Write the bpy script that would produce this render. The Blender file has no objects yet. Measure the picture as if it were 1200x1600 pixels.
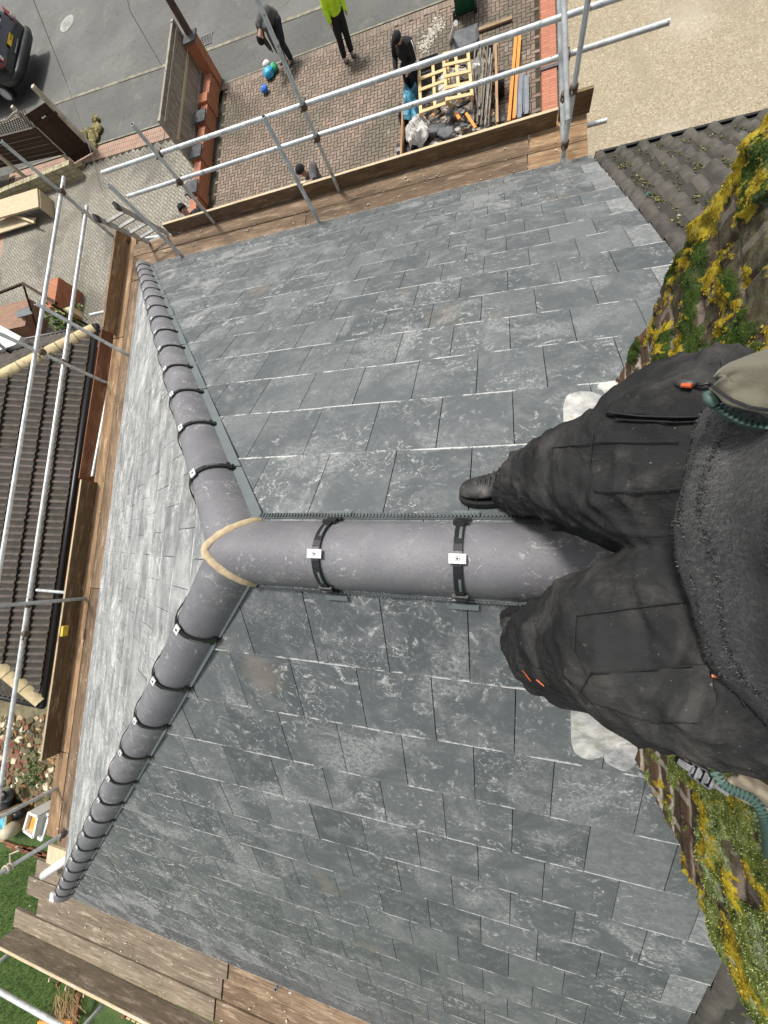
import bpy, math, random
from mathutils import Vector, Matrix, noise
from math import radians, sin, cos, pi, sqrt
random.seed(7)
SC = bpy.context.scene
COL = SC.collection
V = Vector
# ------------------------------------------------------------------ camera
CAM = V((-0.946367, 0.008720, 1.192027))
FPX = 587.217
def _rot(a):
    a = V(a); th = a.length
    return Matrix.Rotation(th, 3, a.normalized())
RW = _rot((-0.128914519, 0.294741685, 0.018830760)) @ Matrix(((-1, 0, 0), (0, 1, 0), (0, 0, -1)))   # rows: right, down, forward
right, down, fwd = RW[0].copy(), RW[1].copy(), RW[2].copy()
cd = bpy.data.cameras.new("camera"); cam = bpy.data.objects.new("camera", cd); COL.objects.link(cam)
mw = Matrix((( right.x, -down.x, -fwd.x), (right.y, -down.y, -fwd.y), (right.z, -down.z, -fwd.z))).to_4x4()
mw.translation = CAM
cam.matrix_world = mw
cd.sensor_fit = 'VERTICAL'; cd.sensor_height = 36; cd.sensor_width = 27; cd.lens = FPX / 1600 * 36
cd.clip_start = 0.02; cd.clip_end = 500
SC.camera = cam
# ------------------------------------------------------------------ light
SUN_EL, SUN_AZ = radians(66), radians(140)
W = bpy.data.worlds.new("World"); SC.world = W; W.use_nodes = True
wn = W.node_tree.nodes; wl = W.node_tree.links
sky = wn.new('ShaderNodeTexSky'); sky.sky_type = 'NISHITA'; sky.sun_disc = False
sky.sun_elevation = SUN_EL; sky.sun_rotation = SUN_AZ; sky.dust_density = 4.0; sky.air_density = 1.0; sky.ozone_density = 0.6
bg = wn['Background']; bg.inputs['Strength'].default_value = 0.10
hs = wn.new('ShaderNodeHueSaturation'); hs.inputs['Saturation'].default_value = 0.28   # overcast: cloud-white sky light
wl.new(sky.outputs[0], hs.inputs['Color']); wl.new(hs.outputs[0], bg.inputs[0])
sl = bpy.data.lights.new("sun", 'SUN'); sl.energy = 2.3; sl.angle = radians(9); sl.color = (1.0, 0.96, 0.9)
so = bpy.data.objects.new("sun", sl); COL.objects.link(so)
sd = V((sin(SUN_AZ) * cos(SUN_EL), cos(SUN_AZ) * cos(SUN_EL), sin(SUN_EL)))
so.rotation_euler = sd.to_track_quat('Z', 'Y').to_euler(); so.location = (0, 0, 20)
SC.view_settings.view_transform = 'Standard'; SC.view_settings.look = 'None'
SC.view_settings.exposure = 0.68; SC.view_settings.gamma = 1.0
# ------------------------------------------------------------------ helpers
def ray(px, py): return right * ((px - 600) / FPX) + down * ((py - 800) / FPX) + fwd
def at(px, py, z):
    d = ray(px, py); return CAM + d * ((z - CAM.z) / d.z)
def atx(px, py, x):
    d = ray(px, py); return CAM + d * ((x - CAM.x) / d.x)
def aty(px, py, y):
    d = ray(px, py); return CAM + d * ((y - CAM.y) / d.y)
T = 0.640706; H = 4.34897; ZE = -H * T; G = -7.2
def roofz(x, y): return -T * max(abs(y), x)
def rng(a, b): return random.uniform(a, b)
WOFF = {}
def tag(o, label=None, cat=None, group=None, kind=None):
    if label: o['label'] = label
    if cat: o['category'] = cat
    if group: o['group'] = group
    if kind: o['kind'] = kind
    return o
def thing(name, label, cat, loc, group=None):
    o = bpy.data.objects.new(name, None); COL.objects.link(o); o.location = loc; o.empty_display_size = .1
    WOFF[o.name] = V(loc)
    return tag(o, label, cat, group)
class MB:
    def __init__(s): s.v = []; s.f = []; s.uv = []; s.c = []; s.mi = []; s.col = (0.5, 0, 0, 1); s.m = 0
    def face(s, idx, uvs=None, col=None):
        s.f.append(tuple(idx)); s.uv.append(uvs); s.c.append(col or s.col); s.mi.append(s.m)
    def poly(s, pts, uvs=None, col=None):
        n = len(s.v); s.v += [tuple(p) for p in pts]; s.face(range(n, n + len(pts)), uvs, col)
    def prism(s, bot, top, uvb=None):
        n = len(s.v); k = len(bot); s.v += [tuple(p) for p in bot] + [tuple(p) for p in top]
        s.face([n + i for i in reversed(range(k))], [uvb[i] for i in reversed(range(k))] if uvb else None)
        s.face([n + k + i for i in range(k)], uvb)
        for i in range(k):
            j = (i + 1) % k
            s.face((n + i, n + j, n + k + j, n + k + i), [uvb[i], uvb[j], uvb[j], uvb[i]] if uvb else None)
    def obox(s, c, ax, ay, az):
        # oriented box: centre, three half-axis vectors (ax = long/grain axis)
        c = V(c); ax, ay, az = V(ax), V(ay), V(az); n = len(s.v)
        L = (ax.length, ay.length, az.length); ou, ov = rng(0, 30), rng(0, 30)
        P = []
        for k in (-1, 1):
            for j in (-1, 1):
                for i in (-1, 1): P.append((i, j, k)); s.v.append(tuple(c + ax * i + ay * j + az * k))
        for q in ((0, 2, 3, 1), (4, 5, 7, 6), (0, 1, 5, 4), (2, 6, 7, 3), (0, 4, 6, 2), (1, 3, 7, 5)):
            s.face([n + i for i in q], [(P[i][0] * L[0] + ou, P[i][1] * L[1] + P[i][2] * L[2] + ov) for i in q])
    def box(s, lo, hi):
        lo, hi = V(lo), V(hi); c = (lo + hi) / 2; h = (hi - lo) / 2
        a = [V((h.x, 0, 0)), V((0, h.y, 0)), V((0, 0, h.z))]
        a.sort(key=lambda q: -q.length)
        if a[0].cross(a[1]).dot(a[2]) < 0: a[2] = -a[2]
        s.obox(c, *a)
    def bar(s, p0, p1, w, t, up=(0, 0, 1)):
        p0, p1 = V(p0), V(p1); d = p1 - p0; L = d.length; d.normalize(); u = V(up)
        side = d.cross(u)
        if side.length < 1e-4: side = d.cross(V((1, 0, 0)))
        side.normalize(); u2 = side.cross(d)
        s.obox((p0 + p1) / 2, d * (L / 2), side * (w / 2), u2 * (t / 2))
    def tube(s, p0, p1, r, n=12, r1=None, cap=True, hollow=False):
        s.path([p0, p1], [r, r1 if r1 is not None else r], n, cap)
        if hollow:
            m = s.m; s.m = 1
            for a, b in ((V(p0), V(p1)), (V(p1), V(p0))):
                d = (a - b).normalized(); s.path([a - d * .001, a + d * .0015], [r * .8, r * .8], n, True)
            s.m = m
    def path(s, pts, rad, n=10, cap=True, sy=1.0, close=False):
        pts = [V(p) for p in pts]; K = len(pts)
        if not isinstance(rad, (list, tuple)): rad = [rad] * K
        base = len(s.v); pu = None; ln = 0; us = []
        for i, p in enumerate(pts):
            if close: d = pts[(i + 1) % K] - pts[i - 1]
            else: d = pts[min(i + 1, K - 1)] - pts[max(i - 1, 0)]
            d.normalize()
            if pu is None:
                pu = d.cross(V((0, 0, 1)))
                if pu.length < 1e-3: pu = d.cross(V((1, 0, 0)))
            pu = (pu - d * pu.dot(d)).normalized(); w = d.cross(pu)
            for k in range(n):
                a = 2 * pi * k / n; s.v.append(tuple(p + pu * (cos(a) * rad[i]) + w * (sin(a) * rad[i] * sy)))
            if i: ln += (p - pts[i - 1]).length
            us.append(ln)
        R = K if close else K - 1
        for i in range(R):
            j = (i + 1) % K
            for k in range(n):
                l = (k + 1) % n
                s.face((base + i * n + k, base + i * n + l, base + j * n + l, base + j * n + k),
                       [(us[i], k / n * .3), (us[i], (k + 1) / n * .3), (us[i + 1 if i + 1 < K else i], (k + 1) / n * .3), (us[i + 1 if i + 1 < K else i], k / n * .3)])
        if cap and not close:
            s.face([base + k for k in reversed(range(n))]); s.face([base + (K - 1) * n + k for k in range(n)])
    def rings(s, rings, closed=True, cap=True):
        n = len(rings[0]); b = len(s.v)
        for r in rings: s.v += [tuple(p) for p in r]
        for i in range(len(rings) - 1):
            for k in range(n if closed else n - 1):
                l = (k + 1) % n
                s.face((b + i * n + k, b + i * n + l, b + (i + 1) * n + l, b + (i + 1) * n + k),
                       [(i * .05, k * .05), (i * .05, (k + 1) * .05), (i * .05 + .05, (k + 1) * .05), (i * .05 + .05, k * .05)])
        if cap and closed:
            s.face([b + k for k in reversed(range(n))]); s.face([b + (len(rings) - 1) * n + k for k in range(n)])
    def ball(s, c, r, n=10, m=6, sc=(1, 1, 1), jit=0):
        c = V(c); R = []
        for i in range(1, m):
            a = pi * i / m; ring = []
            for k in range(n):
                b = 2 * pi * k / n; q = r * (1 + rng(-jit, jit))
                ring.append(c + V((sin(a) * cos(b) * sc[0], sin(a) * sin(b) * sc[1], -cos(a) * sc[2])) * q)
            R.append(ring)
        b0 = len(s.v); s.rings(R, True, False)
        lo = len(s.v); s.v.append(tuple(c - V((0, 0, r * sc[2])))); s.v.append(tuple(c + V((0, 0, r * sc[2]))))
        for k in range(n):
            l = (k + 1) % n; s.face((b0 + l, b0 + k, lo)); s.face((b0 + (m - 2) * n + k, b0 + (m - 2) * n + l, lo + 1))
    def chunk(s, c, sx, sy, sz, rz=None):
        # irregular broken piece
        c = V(c); a0 = rz if rz is not None else rng(0, 6.3); k = random.randint(4, 7); tl = V((rng(-.3, .3), rng(-.3, .3)))
        b = []; t = []
        for i in range(k):
            a = a0 + 2 * pi * i / k + rng(-.25, .25); q = rng(.75, 1.1)
            p = V((cos(a) * sx * q, sin(a) * sy * q, 0)); p.z = p.x * tl.x + p.y * tl.y
            b.append(c + p); t.append(c + p * rng(.8, .98) + V((0, 0, sz)))
        s.prism(b, t)
    def build(s, name, mat, parent=None, smooth=False, loc=None, label=None):
        me = bpy.data.meshes.new(name)
        if parent is not None:
            off = WOFF[parent.name]
        elif loc is not None: off = V(loc)
        else:
            xs = [p[0] for p in s.v]; ys = [p[1] for p in s.v]; zs = [p[2] for p in s.v]
            off = V(((min(xs) + max(xs)) / 2, (min(ys) + max(ys)) / 2, min(zs)))
        vs = [(p[0] - off.x, p[1] - off.y, p[2] - off.z) for p in s.v]
        me.from_pydata(vs, [], s.f)
        uvl = me.uv_layers.new(name="UVMap"); flat = []
        for f, u in zip(s.f, s.uv):
            if u is None:
                a, b, c = (V(s.v[f[0]]), V(s.v[f[1]]), V(s.v[f[2]])); nn = (b - a).cross(c - a)
                ax = max(range(3), key=lambda i: abs(nn[i]))
                i, j = [(1, 2), (0, 2), (0, 1)][ax]
                u = [(s.v[k][i], s.v[k][j]) for k in f]
            for q in u: flat += [q[0], q[1]]
        uvl.data.foreach_set('uv', flat)
        ca = me.color_attributes.new(name="rnd", type='FLOAT_COLOR', domain='CORNER'); flat = []
        for f, c in zip(s.f, s.c):
            if isinstance(c, list):
                for q in c: flat += list(q)
            else: flat += list(c) * len(f)
        ca.data.foreach_set('color', flat)
        mats = mat if isinstance(mat, (list, tuple)) else [mat]
        for m in mats: me.materials.append(m)
        if len(mats) > 1: me.polygons.foreach_set('material_index', s.mi)
        if smooth: me.polygons.foreach_set('use_smooth', [True] * len(me.polygons))
        me.validate(); me.update()
        o = bpy.data.objects.new(name, me); COL.objects.link(o)
        if parent is not None:
            o.parent = parent
            WOFF[o.name] = off
        else: o.location = off; WOFF[o.name] = off
        if parent is not None and parent.type == 'MESH': pass
        if label: o['label'] = label
        return o
def smooth_angle(o, a=40):
    for p in o.data.polygons: p.use_smooth = True
    o.data.set_sharp_from_angle(angle=radians(a)); return o
# ------------------------------------------------------------------ node helper
class NT:
    def __init__(s, name):
        s.m = bpy.data.materials.new(name); s.m.use_nodes = True; s.t = s.m.node_tree; s.n = s.t.nodes; s.l = s.t.links
        s.b = s.n['Principled BSDF']; s.uv = s.n.new('ShaderNodeUVMap').outputs[0]
        s.tc = s.n.new('ShaderNodeTexCoord'); s.ob = s.tc.outputs['Object']
        g = s.n.new('ShaderNodeNewGeometry'); s.pos = g.outputs['Position']; s.nor = g.outputs['Normal']
        a = s.n.new('ShaderNodeVertexColor'); a.layer_name = 'rnd'; sp = s.n.new('ShaderNodeSeparateColor'); s.l.new(a.outputs[0], sp.inputs[0])
        s.r, s.g2, s.b2 = sp.outputs[0], sp.outputs[1], sp.outputs[2]
    def _in(s, sock, v):
        if v is None: return
        if isinstance(v, bpy.types.NodeSocket): s.l.new(v, sock)
        elif isinstance(v, tuple) and len(v) == 3 and sock.type == 'RGBA': sock.default_value = (*v, 1)
        else: sock.default_value = v
    def map(s, co, sc=(1, 1, 1), rot=(0, 0, 0), loc=(0, 0, 0)):
        n = s.n.new('ShaderNodeMapping'); s.l.new(co, n.inputs[0]); n.inputs['Scale'].default_value = sc; n.inputs['Rotation'].default_value = rot; n.inputs['Location'].default_value = loc
        return n.outputs[0]
    def noise(s, sc, co=None, det=4, rough=.55, dist=0, col=False):
        n = s.n.new('ShaderNodeTexNoise'); s.l.new(co if co else s.pos, n.inputs['Vector'])
        n.inputs['Scale'].default_value = sc; n.inputs['Detail'].default_value = det; n.inputs['Roughness'].default_value = rough; n.inputs['Distortion'].default_value = dist
        return n.outputs[1 if col else 0]
    def vor(s, sc, co=None, feat='F1', out='Distance'):
        n = s.n.new('ShaderNodeTexVoronoi'); n.feature = feat; s.l.new(co if co else s.pos, n.inputs['Vector']); n.inputs['Scale'].default_value = sc
        return n.outputs[out]
    def ramp(s, f, a, b, va=0.0, vb=1.0):
        n = s.n.new('ShaderNodeMapRange'); s._in(n.inputs[0], f); n.inputs[1].default_value = a; n.inputs[2].default_value = b; n.inputs[3].default_value = va; n.inputs[4].default_value = vb
        n.interpolation_type = 'SMOOTHSTEP'; return n.outputs[0]
    def ma(s, op, a, b=0.5, c=None):
        n = s.n.new('ShaderNodeMath'); n.operation = op; s._in(n.inputs[0], a); s._in(n.inputs[1], b); s._in(n.inputs[2], c)
        return n.outputs[0]
    def mix(s, f, a, b, mode='MIX'):
        n = s.n.new('ShaderNodeMix'); n.data_type = 'RGBA'; n.blend_type = mode
        s._in(n.inputs[0], f); s._in(n.inputs[6], a); s._in(n.inputs[7], b); return n.outputs[2]
    def cr(s, f, stops):
        n = s.n.new('ShaderNodeValToRGB'); s._in(n.inputs[0], f); e = n.color_ramp.elements
        e[0].position, e[0].color = stops[0][0], (*stops[0][1], 1); e[1].position, e[1].color = stops[-1][0], (*stops[-1][1], 1)
        for p, c in stops[1:-1]: k = e.new(p); k.color = (*c, 1)
        return n.outputs[0]
    def sep(s, co):
        n = s.n.new('ShaderNodeSeparateXYZ'); s.l.new(co, n.inputs[0]); return n.outputs
    def bump(s, h, st=.3, d=.01):
        n = s.n.new('ShaderNodeBump'); s._in(n.inputs['Height'], h); n.inputs['Strength'].default_value = st; n.inputs['Distance'].default_value = d
        return n.outputs[0]
    def out(s, col=None, rough=.6, metal=0.0, bump=None, spec=.5, sheen=0):
        s._in(s.b.inputs['Base Color'], col); s._in(s.b.inputs['Roughness'], rough); s._in(s.b.inputs['Metallic'], metal)
        s._in(s.b.inputs['Specular IOR Level'], spec)
        if bump is not None: s.l.new(bump, s.b.inputs['Normal'])
        if sheen: s.b.inputs['Sheen Weight'].default_value = sheen
        return s.m
def simple(name, col, rough=.6, var=.25, sc=6, metal=0.0, bst=.15, bsc=60, spec=.5):
    n = NT(name); a = n.noise(sc, det=5); c2 = tuple(x * (1 - var) for x in col); c1 = tuple(min(1, x * (1 + var)) for x in col)
    c = n.mix(n.ramp(a, .3, .7), c2, c1)
    c = n.mix(n.ma('MULTIPLY', n.ramp(n.r, 0, 1, -.0, 1), .35), c, tuple(x * .7 for x in col))
    return n.out(c, rough, metal, n.bump(n.noise(bsc, det=3), bst, .004), spec)
# ------------------------------------------------------------------ materials
def m_slate():
    n = NT('slate_grey')
    base = n.mix(n.r, (.070, .080, .084), (.100, .111, .115))
    base = n.mix(n.ramp(n.noise(14, det=6, rough=.65), .4, .8, 0, .22), base, (.15, .158, .158))
    # chalky scuffs: every slate gets its own pattern
    cm = n.n.new('ShaderNodeCombineXYZ')
    for k_, f_ in enumerate((13.0, 7.0, 5.0)): n.l.new(n.ma('MULTIPLY', n.r, f_), cm.inputs[k_])
    va = n.n.new('ShaderNodeVectorMath'); va.operation = 'ADD'; n.l.new(n.pos, va.inputs[0]); n.l.new(cm.outputs[0], va.inputs[1]); pv = va.outputs[0]
    big = n.ramp(n.noise(1.0, n.map(n.pos, loc=(2, 3, 8)), det=4), .36, .60, .35, 1); big = n.ma('ADD', big, n.ramp(n.sep(n.pos)[0], .3, 3.2, 0, .55))
    A1 = n.ramp(n.noise(3.2, pv, det=4), .40, .58); W1 = n.ramp(n.noise(10.5, pv, det=8, rough=.68, dist=2.4), .53, .64)
    grain = n.ramp(n.noise(130, n.map(n.pos, rot=(0, 0, .7), sc=(1, .35, 1)), det=4, rough=.75), .40, .62, .15, 1)
    sm = n.ma('MULTIPLY', n.ma('MULTIPLY', A1, W1), grain)
    def line(sc, loc, w_, dist):
        q = n.ma('ABSOLUTE', n.ma('SUBTRACT', n.noise(sc, n.map(pv, loc=loc), det=3, dist=dist), .5)); return n.ramp(q, 0, w_, 1, 0)
    ar = n.ma('MAXIMUM', line(6.0, (11, 2, 5), .012, 2.2), line(9.0, (1, 12, 3), .010, 1.4))
    ar = n.ma('MULTIPLY', ar, n.ramp(n.noise(3.0, n.map(pv, loc=(1, 9, 4)), det=4), .50, .60))
    ar = n.ma('MULTIPLY', ar, n.ramp(n.noise(75, det=4, rough=.7), .40, .58))
    sp = n.ma('MULTIPLY', n.ramp(n.noise(42, pv, det=7, rough=.78), .57, .64), n.ramp(n.noise(4.5, n.map(pv, loc=(4, 4, 4)), det=3), .52, .66))
    dust = n.ma('MULTIPLY', n.ma('MULTIPLY', n.ramp(n.noise(2.4, n.map(n.pos, loc=(7, 1, 2)), det=6, rough=.6, dist=.6), .50, .64), n.ramp(n.noise(60, det=6, rough=.8), .36, .62)), .34)
    m = n.ma('MAXIMUM', n.ma('MULTIPLY', sm, .78), n.ma('MULTIPLY', ar, .7)); m = n.ma('MAXIMUM', n.ma('MAXIMUM', m, dust), n.ma('MULTIPLY', sp, .65))
    m = n.ma('MULTIPLY', m, big)
    hz = n.ma('MULTIPLY', n.ramp(n.noise(5.0, n.map(n.pos, loc=(6, 6, 6)), det=8, rough=.75, dist=.7), .46, .70), .12); m = n.ma('MAXIMUM', m, hz)
    # fine flecks
    fl = n.ramp(n.noise(160, det=2), .73, .79); fl = n.ma('MULTIPLY', fl, n.ramp(n.noise(5, det=3), .45, .6))
    m = n.ma('MAXIMUM', m, n.ma('MULTIPLY', fl, .7))
    # chalk on the cut lower edges, broken up
    uv = n.sep(n.uv); ed = n.ramp(n.ma('ADD', uv[1], n.ma('MULTIPLY', n.noise(45, det=4, rough=.7), -.024)), -.010, .0, 1, 0)
    ed = n.ma('MULTIPLY', ed, n.ramp(n.noise(8, det=5, rough=.7), .44, .54, .05, 1))
    m = n.ma('MAXIMUM', m, n.ma('MULTIPLY', ed, .78))
    m = n.ma('MAXIMUM', m, n.ma('MULTIPLY', n.g2, n.ramp(n.noise(20, det=6, rough=.7, dist=1.5), .3, .75, .12, .75)))
    m = n.ma('ADD', n.ma('MULTIPLY', m, n.ramp(n.b2, 0, 1, 1.0, 1.25)), n.ma('MULTIPLY', n.b2, n.ramp(n.noise(6, n.map(n.pos, sc=(1, .5, 1)), det=7, rough=.7), .3, .7, .10, .40)))
    m = n.ma('MINIMUM', m, .95)
    c = n.mix(m, base, (.64, .64, .62))
    # rusty boot-dirt
    dt = n.ma('MULTIPLY', n.ramp(n.noise(2.1, n.map(n.pos, loc=(5, 5, 5)), det=5, rough=.6), .62, .74), .35)
    c = n.mix(dt, c, (.24, .19, .14))
    return n.out(c, n.ramp(m, 0, 1, .42, .8), 0, n.bump(n.noise(260, det=3), .12, .002), .5)
SLATE = m_slate()
def m_ridge():
    n = NT('ridge_concrete')
    c = n.mix(n.ramp(n.noise(4, det=7, rough=.65), .3, .7), (.148, .147, .160), (.195, .194, .208))
    c = n.mix(n.ramp(n.r, 0, 1, 0, .3), c, (.17, .165, .17))
    c = n.mix(n.ma('MULTIPLY', n.ramp(n.noise(3.6, n.map(n.pos, loc=(2, 2, 2)), det=8, rough=.7, dist=1.0), .48, .70), .32), c, (.29, .28, .27))
    s1 = n.ma('MULTIPLY', n.ramp(n.noise(13, n.map(n.pos, loc=(4, 1, 0)), det=8, rough=.7, dist=2.6), .54, .62), n.ramp(n.noise(3, n.map(n.pos, loc=(7, 1, 0)), det=4), .46, .6))
    s1 = n.ma('MULTIPLY', s1, n.ramp(n.noise(110, det=4, rough=.75), .4, .6))
    q = n.ramp(n.ma('ABSOLUTE', n.ma('SUBTRACT', n.noise(7, n.map(n.pos, loc=(1, 1, 6)), det=3, dist=1.5), .5)), 0, .010, 1, 0)
    q = n.ma('MULTIPLY', q, n.ramp(n.noise(4, n.map(n.pos, loc=(1, 5, 6)), det=4), .56, .64))
    c = n.mix(n.ma('MULTIPLY', n.ma('MAXIMUM', s1, q), .7), c, (.60, .59, .56))
    c = n.mix(n.ma('MULTIPLY', n.ramp(n.noise(190, det=3, rough=.7), .60, .68), .7), c, (.055, .052, .06))
    c = n.mix(n.ma('MULTIPLY', n.ramp(n.noise(150, n.map(n.pos, loc=(9, 9, 9)), det=2), .70, .75), .6), c, (.5, .5, .48))
    return n.out(c, .55, 0, n.bump(n.ma('ADD', n.noise(150, det=5, rough=.8), n.ma('MULTIPLY', n.noise(14, det=4), 1.2)), .5, .004), .4)
RIDGE = m_ridge()
BLACKP = simple('black_plastic', (.012, .012, .013), .4, .2)
WHITEP = simple('white_plate', (.74, .74, .71), .4, .08, spec=.5)
MORTAR = simple('tan_mortar', (.52, .41, .26), .9, .18, 40, bst=.5, bsc=150)
UNDER = simple('dark_underlay', (.014, .014, .015), .9)
GREYPVC = simple('grey_plastic_strip', (.13, .15, .155), .5, .12)
def m_steel():
    n = NT('galvanised_tube')
    c = n.mix(n.ramp(n.noise(9, det=6, rough=.7), .3, .72), (.42, .45, .45), (.72, .75, .74))
    c = n.mix(n.ma('MULTIPLY', n.ramp(n.noise(45, det=4, rough=.7), .58, .66), .5), c, (.62, .62, .58))
    c = n.mix(n.ma('MULTIPLY', n.ramp(n.noise(18, n.map(n.pos, loc=(3, 1, 2)), det=5), .62, .7), .6), c, (.13, .10, .075))
    c = n.mix(n.ramp(n.r, .5, 1), c, n.mix(.5, c, (.05, .07, .07)))
    return n.out(c, n.ramp(n.noise(30), .3, .7, .35, .6), .3, n.bump(n.noise(80, det=3), .15, .002))
STEEL = m_steel()
RUSTY = simple('rusty_coupler', (.12, .085, .06), .7, .5, 50, metal=.3)
HOLE = simple('tube_bore', (.008, .008, .008), .9)
def m_wood(name, c1, c2, stain, dirt=.5, sc=1.0, streak=1.0):
    n = NT(name)
    g = n.noise(3 * sc, n.map(n.uv, sc=(1.0, 26, 1)), det=8, rough=.7, dist=.3)
    c = n.mix(n.ramp(g, .34, .66), c1, c2)
    c = n.mix(n.ramp(n.r, .0, 1, 0, .45), c, stain)
    c = n.mix(n.ma('MULTIPLY', n.ramp(n.noise(2.3, n.map(n.uv, sc=(.8, 3, 1)), det=8, rough=.7, dist=.15), .44, .66), dirt * 1.2), c, stain)
    pale = tuple(min(.6, x * 1.55 + .05) for x in c2)
    c = n.mix(n.ma('MULTIPLY', n.ramp(n.noise(5, n.map(n.uv, loc=(4, 3, 1), sc=(.5, 3.0, 1)), det=8, rough=.75, dist=.15), .50, .66), .55 * streak), c, pale)
    c = n.mix(n.ma('MULTIPLY', n.ramp(n.noise(2.2, n.map(n.uv, loc=(9, 5, 1), sc=(1, 30, 1)), det=4), .63, .68), .55), c, tuple(x * .35 for x in stain))
    c = n.mix(n.ma('MULTIPLY', n.ramp(n.noise(60, det=3), .66, .73), .7), c, (.035, .028, .02))
    return n.out(c, .8, 0, n.bump(g, .55, .004), .3)
BOARD = m_wood('weathered_scaffold_board', (.15, .10, .062), (.29, .205, .13), (.085, .055, .034))
BOARDR = m_wood('rear_scaffold_board', (.17, .135, .095), (.30, .245, .18), (.10, .078, .052), streak=1.0)
BOARDN = m_wood('orange_scaffold_board', (.25, .145, .075), (.42, .275, .155), (.13, .075, .04))
TOE = m_wood('dark_toe_board', (.13, .085, .045), (.23, .16, .09), (.075, .05, .024))
PALE = m_wood('pale_timber', (.50, .40, .25), (.66, .54, .35), (.38, .30, .19), dirt=.3)
REDW = m_wood('red_brown_board', (.16, .065, .03), (.25, .11, .05), (.08, .035, .02))
YELW = m_wood('yellow_pallet_wood', (.62, .44, .20), (.74, .55, .29), (.5, .36, .17), dirt=.2)
ORAW = m_wood('orange_treated_timber', (.72, .27, .06), (.85, .36, .10), (.6, .22, .05), dirt=.2, streak=.3)
GREYW = m_wood('silvered_fence_wood', (.24, .21, .17), (.42, .38, .31), (.17, .14, .105), dirt=.25)
DARKW = m_wood('dark_stained_wood', (.035, .018, .011), (.07, .036, .022), (.03, .016, .01), dirt=.3, streak=.15)
OLDW = m_wood('old_lath_wood', (.12, .10, .08), (.36, .32, .26), (.07, .055, .045), dirt=.6)
def brickmat(name, c1, c2, mort, w=.215, h=.075, co='uv', moss=0, rough=.85):
    n = NT(name); b = n.n.new('ShaderNodeTexBrick'); n.l.new(n.uv, b.inputs['Vector'])
    b.inputs['Scale'].default_value = 1; b.inputs['Brick Width'].default_value = w; b.inputs['Row Height'].default_value = h
    b.inputs['Mortar Size'].default_value = .009; b.inputs['Mortar Smooth'].default_value = .3; b.inputs['Bias'].default_value = 0
    b.inputs['Color1'].default_value = (*c1, 1); b.inputs['Color2'].default_value = (*c2, 1); b.inputs['Mortar'].default_value = (*mort, 1)
    c = n.mix(n.ramp(n.noise(25, det=6, rough=.7), .3, .75, 0, .5), b.outputs[0], tuple(x * .55 for x in c1))
    if moss: c = n.mix(n.ma('MULTIPLY', n.ramp(n.noise(7, det=6, rough=.7), .48, .6), moss), c, (.12, .13, .03))
    h_ = n.ma('SUBTRACT', n.ma('MULTIPLY', n.noise(90, det=4), .3), b.outputs[1])
    return n.out(c, rough, 0, n.bump(h_, .5, .006))
BRICK = brickmat('red_orange_brick', (.42, .135, .055), (.52, .19, .085), (.30, .20, .14))
BRICKD = brickmat('dull_brick', (.26, .12, .075), (.34, .18, .11), (.30, .27, .22), moss=.3)
SOLD = brickmat('brick_on_edge', (.44, .15, .085), (.54, .21, .12), (.22, .16, .12), w=.075, h=.24)
SOLDX = brickmat('brick_on_edge_cross', (.44, .15, .085), (.54, .21, .12), (.22, .16, .12), w=.3, h=.075)
CREAMB = brickmat('mossy_cream_block', (.42, .37, .23), (.50, .45, .30), (.15, .13, .07), w=.4, h=.14, moss=.5)
def m_paver(name, a, b, dirtc, dirt):
    n = NT(name); c = n.mix(n.r, a, b)
    c = n.mix(n.ramp(n.noise(40, det=5, rough=.7), .3, .75, 0, .4), c, tuple(x * .6 for x in a))
    c = n.mix(n.ma('MULTIPLY', n.ramp(n.noise(.55, det=6, rough=.6), .45, .62), dirt), c, dirtc)
    c = n.mix(n.ma('MULTIPLY', n.ramp(n.noise(2.2, n.map(n.pos, loc=(5, 2, 2)), det=6, rough=.7), .55, .7), .4), c, (.36, .33, .28))
    return n.out(c, .7, 0, n.bump(n.noise(60, det=3), .3, .004))
PAVER = m_paver('brown_paver', (.165, .125, .09), (.285, .20, .145), (.10, .085, .058), .8)
PAVER2 = m_paver('grey_paver', (.24, .225, .18), (.34, .31, .25), (.12, .11, .085), .75)
PAVR = m_paver('red_paver', (.34, .20, .14), (.42, .27, .19), (.2, .15, .1), .4)
JOINT = simple('joint_sand', (.045, .04, .026), .95, .4, 8)
def m_asphalt(name, c0, sc):
    n = NT(name); c = n.mix(n.ramp(n.noise(.5, det=7, rough=.6), .35, .68), tuple(x * .78 for x in c0), tuple(x * 1.3 for x in c0))
    c = n.mix(n.ramp(n.vor(sc), .25, .6, .5, 0), c, (.17, .165, .15))
    c = n.mix(n.ma('MULTIPLY', n.ramp(n.noise(1.3, n.map(n.pos, loc=(8, 3, 0)), det=8, rough=.7), .58, .66), .35), c, (.2, .19, .15))
    ck = n.ramp(n.ma('ABSOLUTE', n.ma('SUBTRACT', n.noise(.8, n.map(n.pos, loc=(2, 8, 0)), det=6, dist=.5), .5)), 0, .006, .6, 0)
    c = n.mix(ck, c, (.03, .03, .028))
    return n.out(c, .75, 0, n.bump(n.noise(70, det=3), .4, .006))
ASPH = m_asphalt('road_asphalt', (.092, .093, .083), 45)
ASPH2 = m_asphalt('footway_asphalt', (.066, .068, .06), 60)
KERB = simple('kerb_stone', (.22, .205, .155), .9, .35, 5, bst=.4)
CONC = simple('concrete_post', (.50, .46, .36), .9, .3, 4, bst=.4)
CAPG = simple('grey_coping', (.09, .09, .095), .8, .3, 8)
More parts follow.
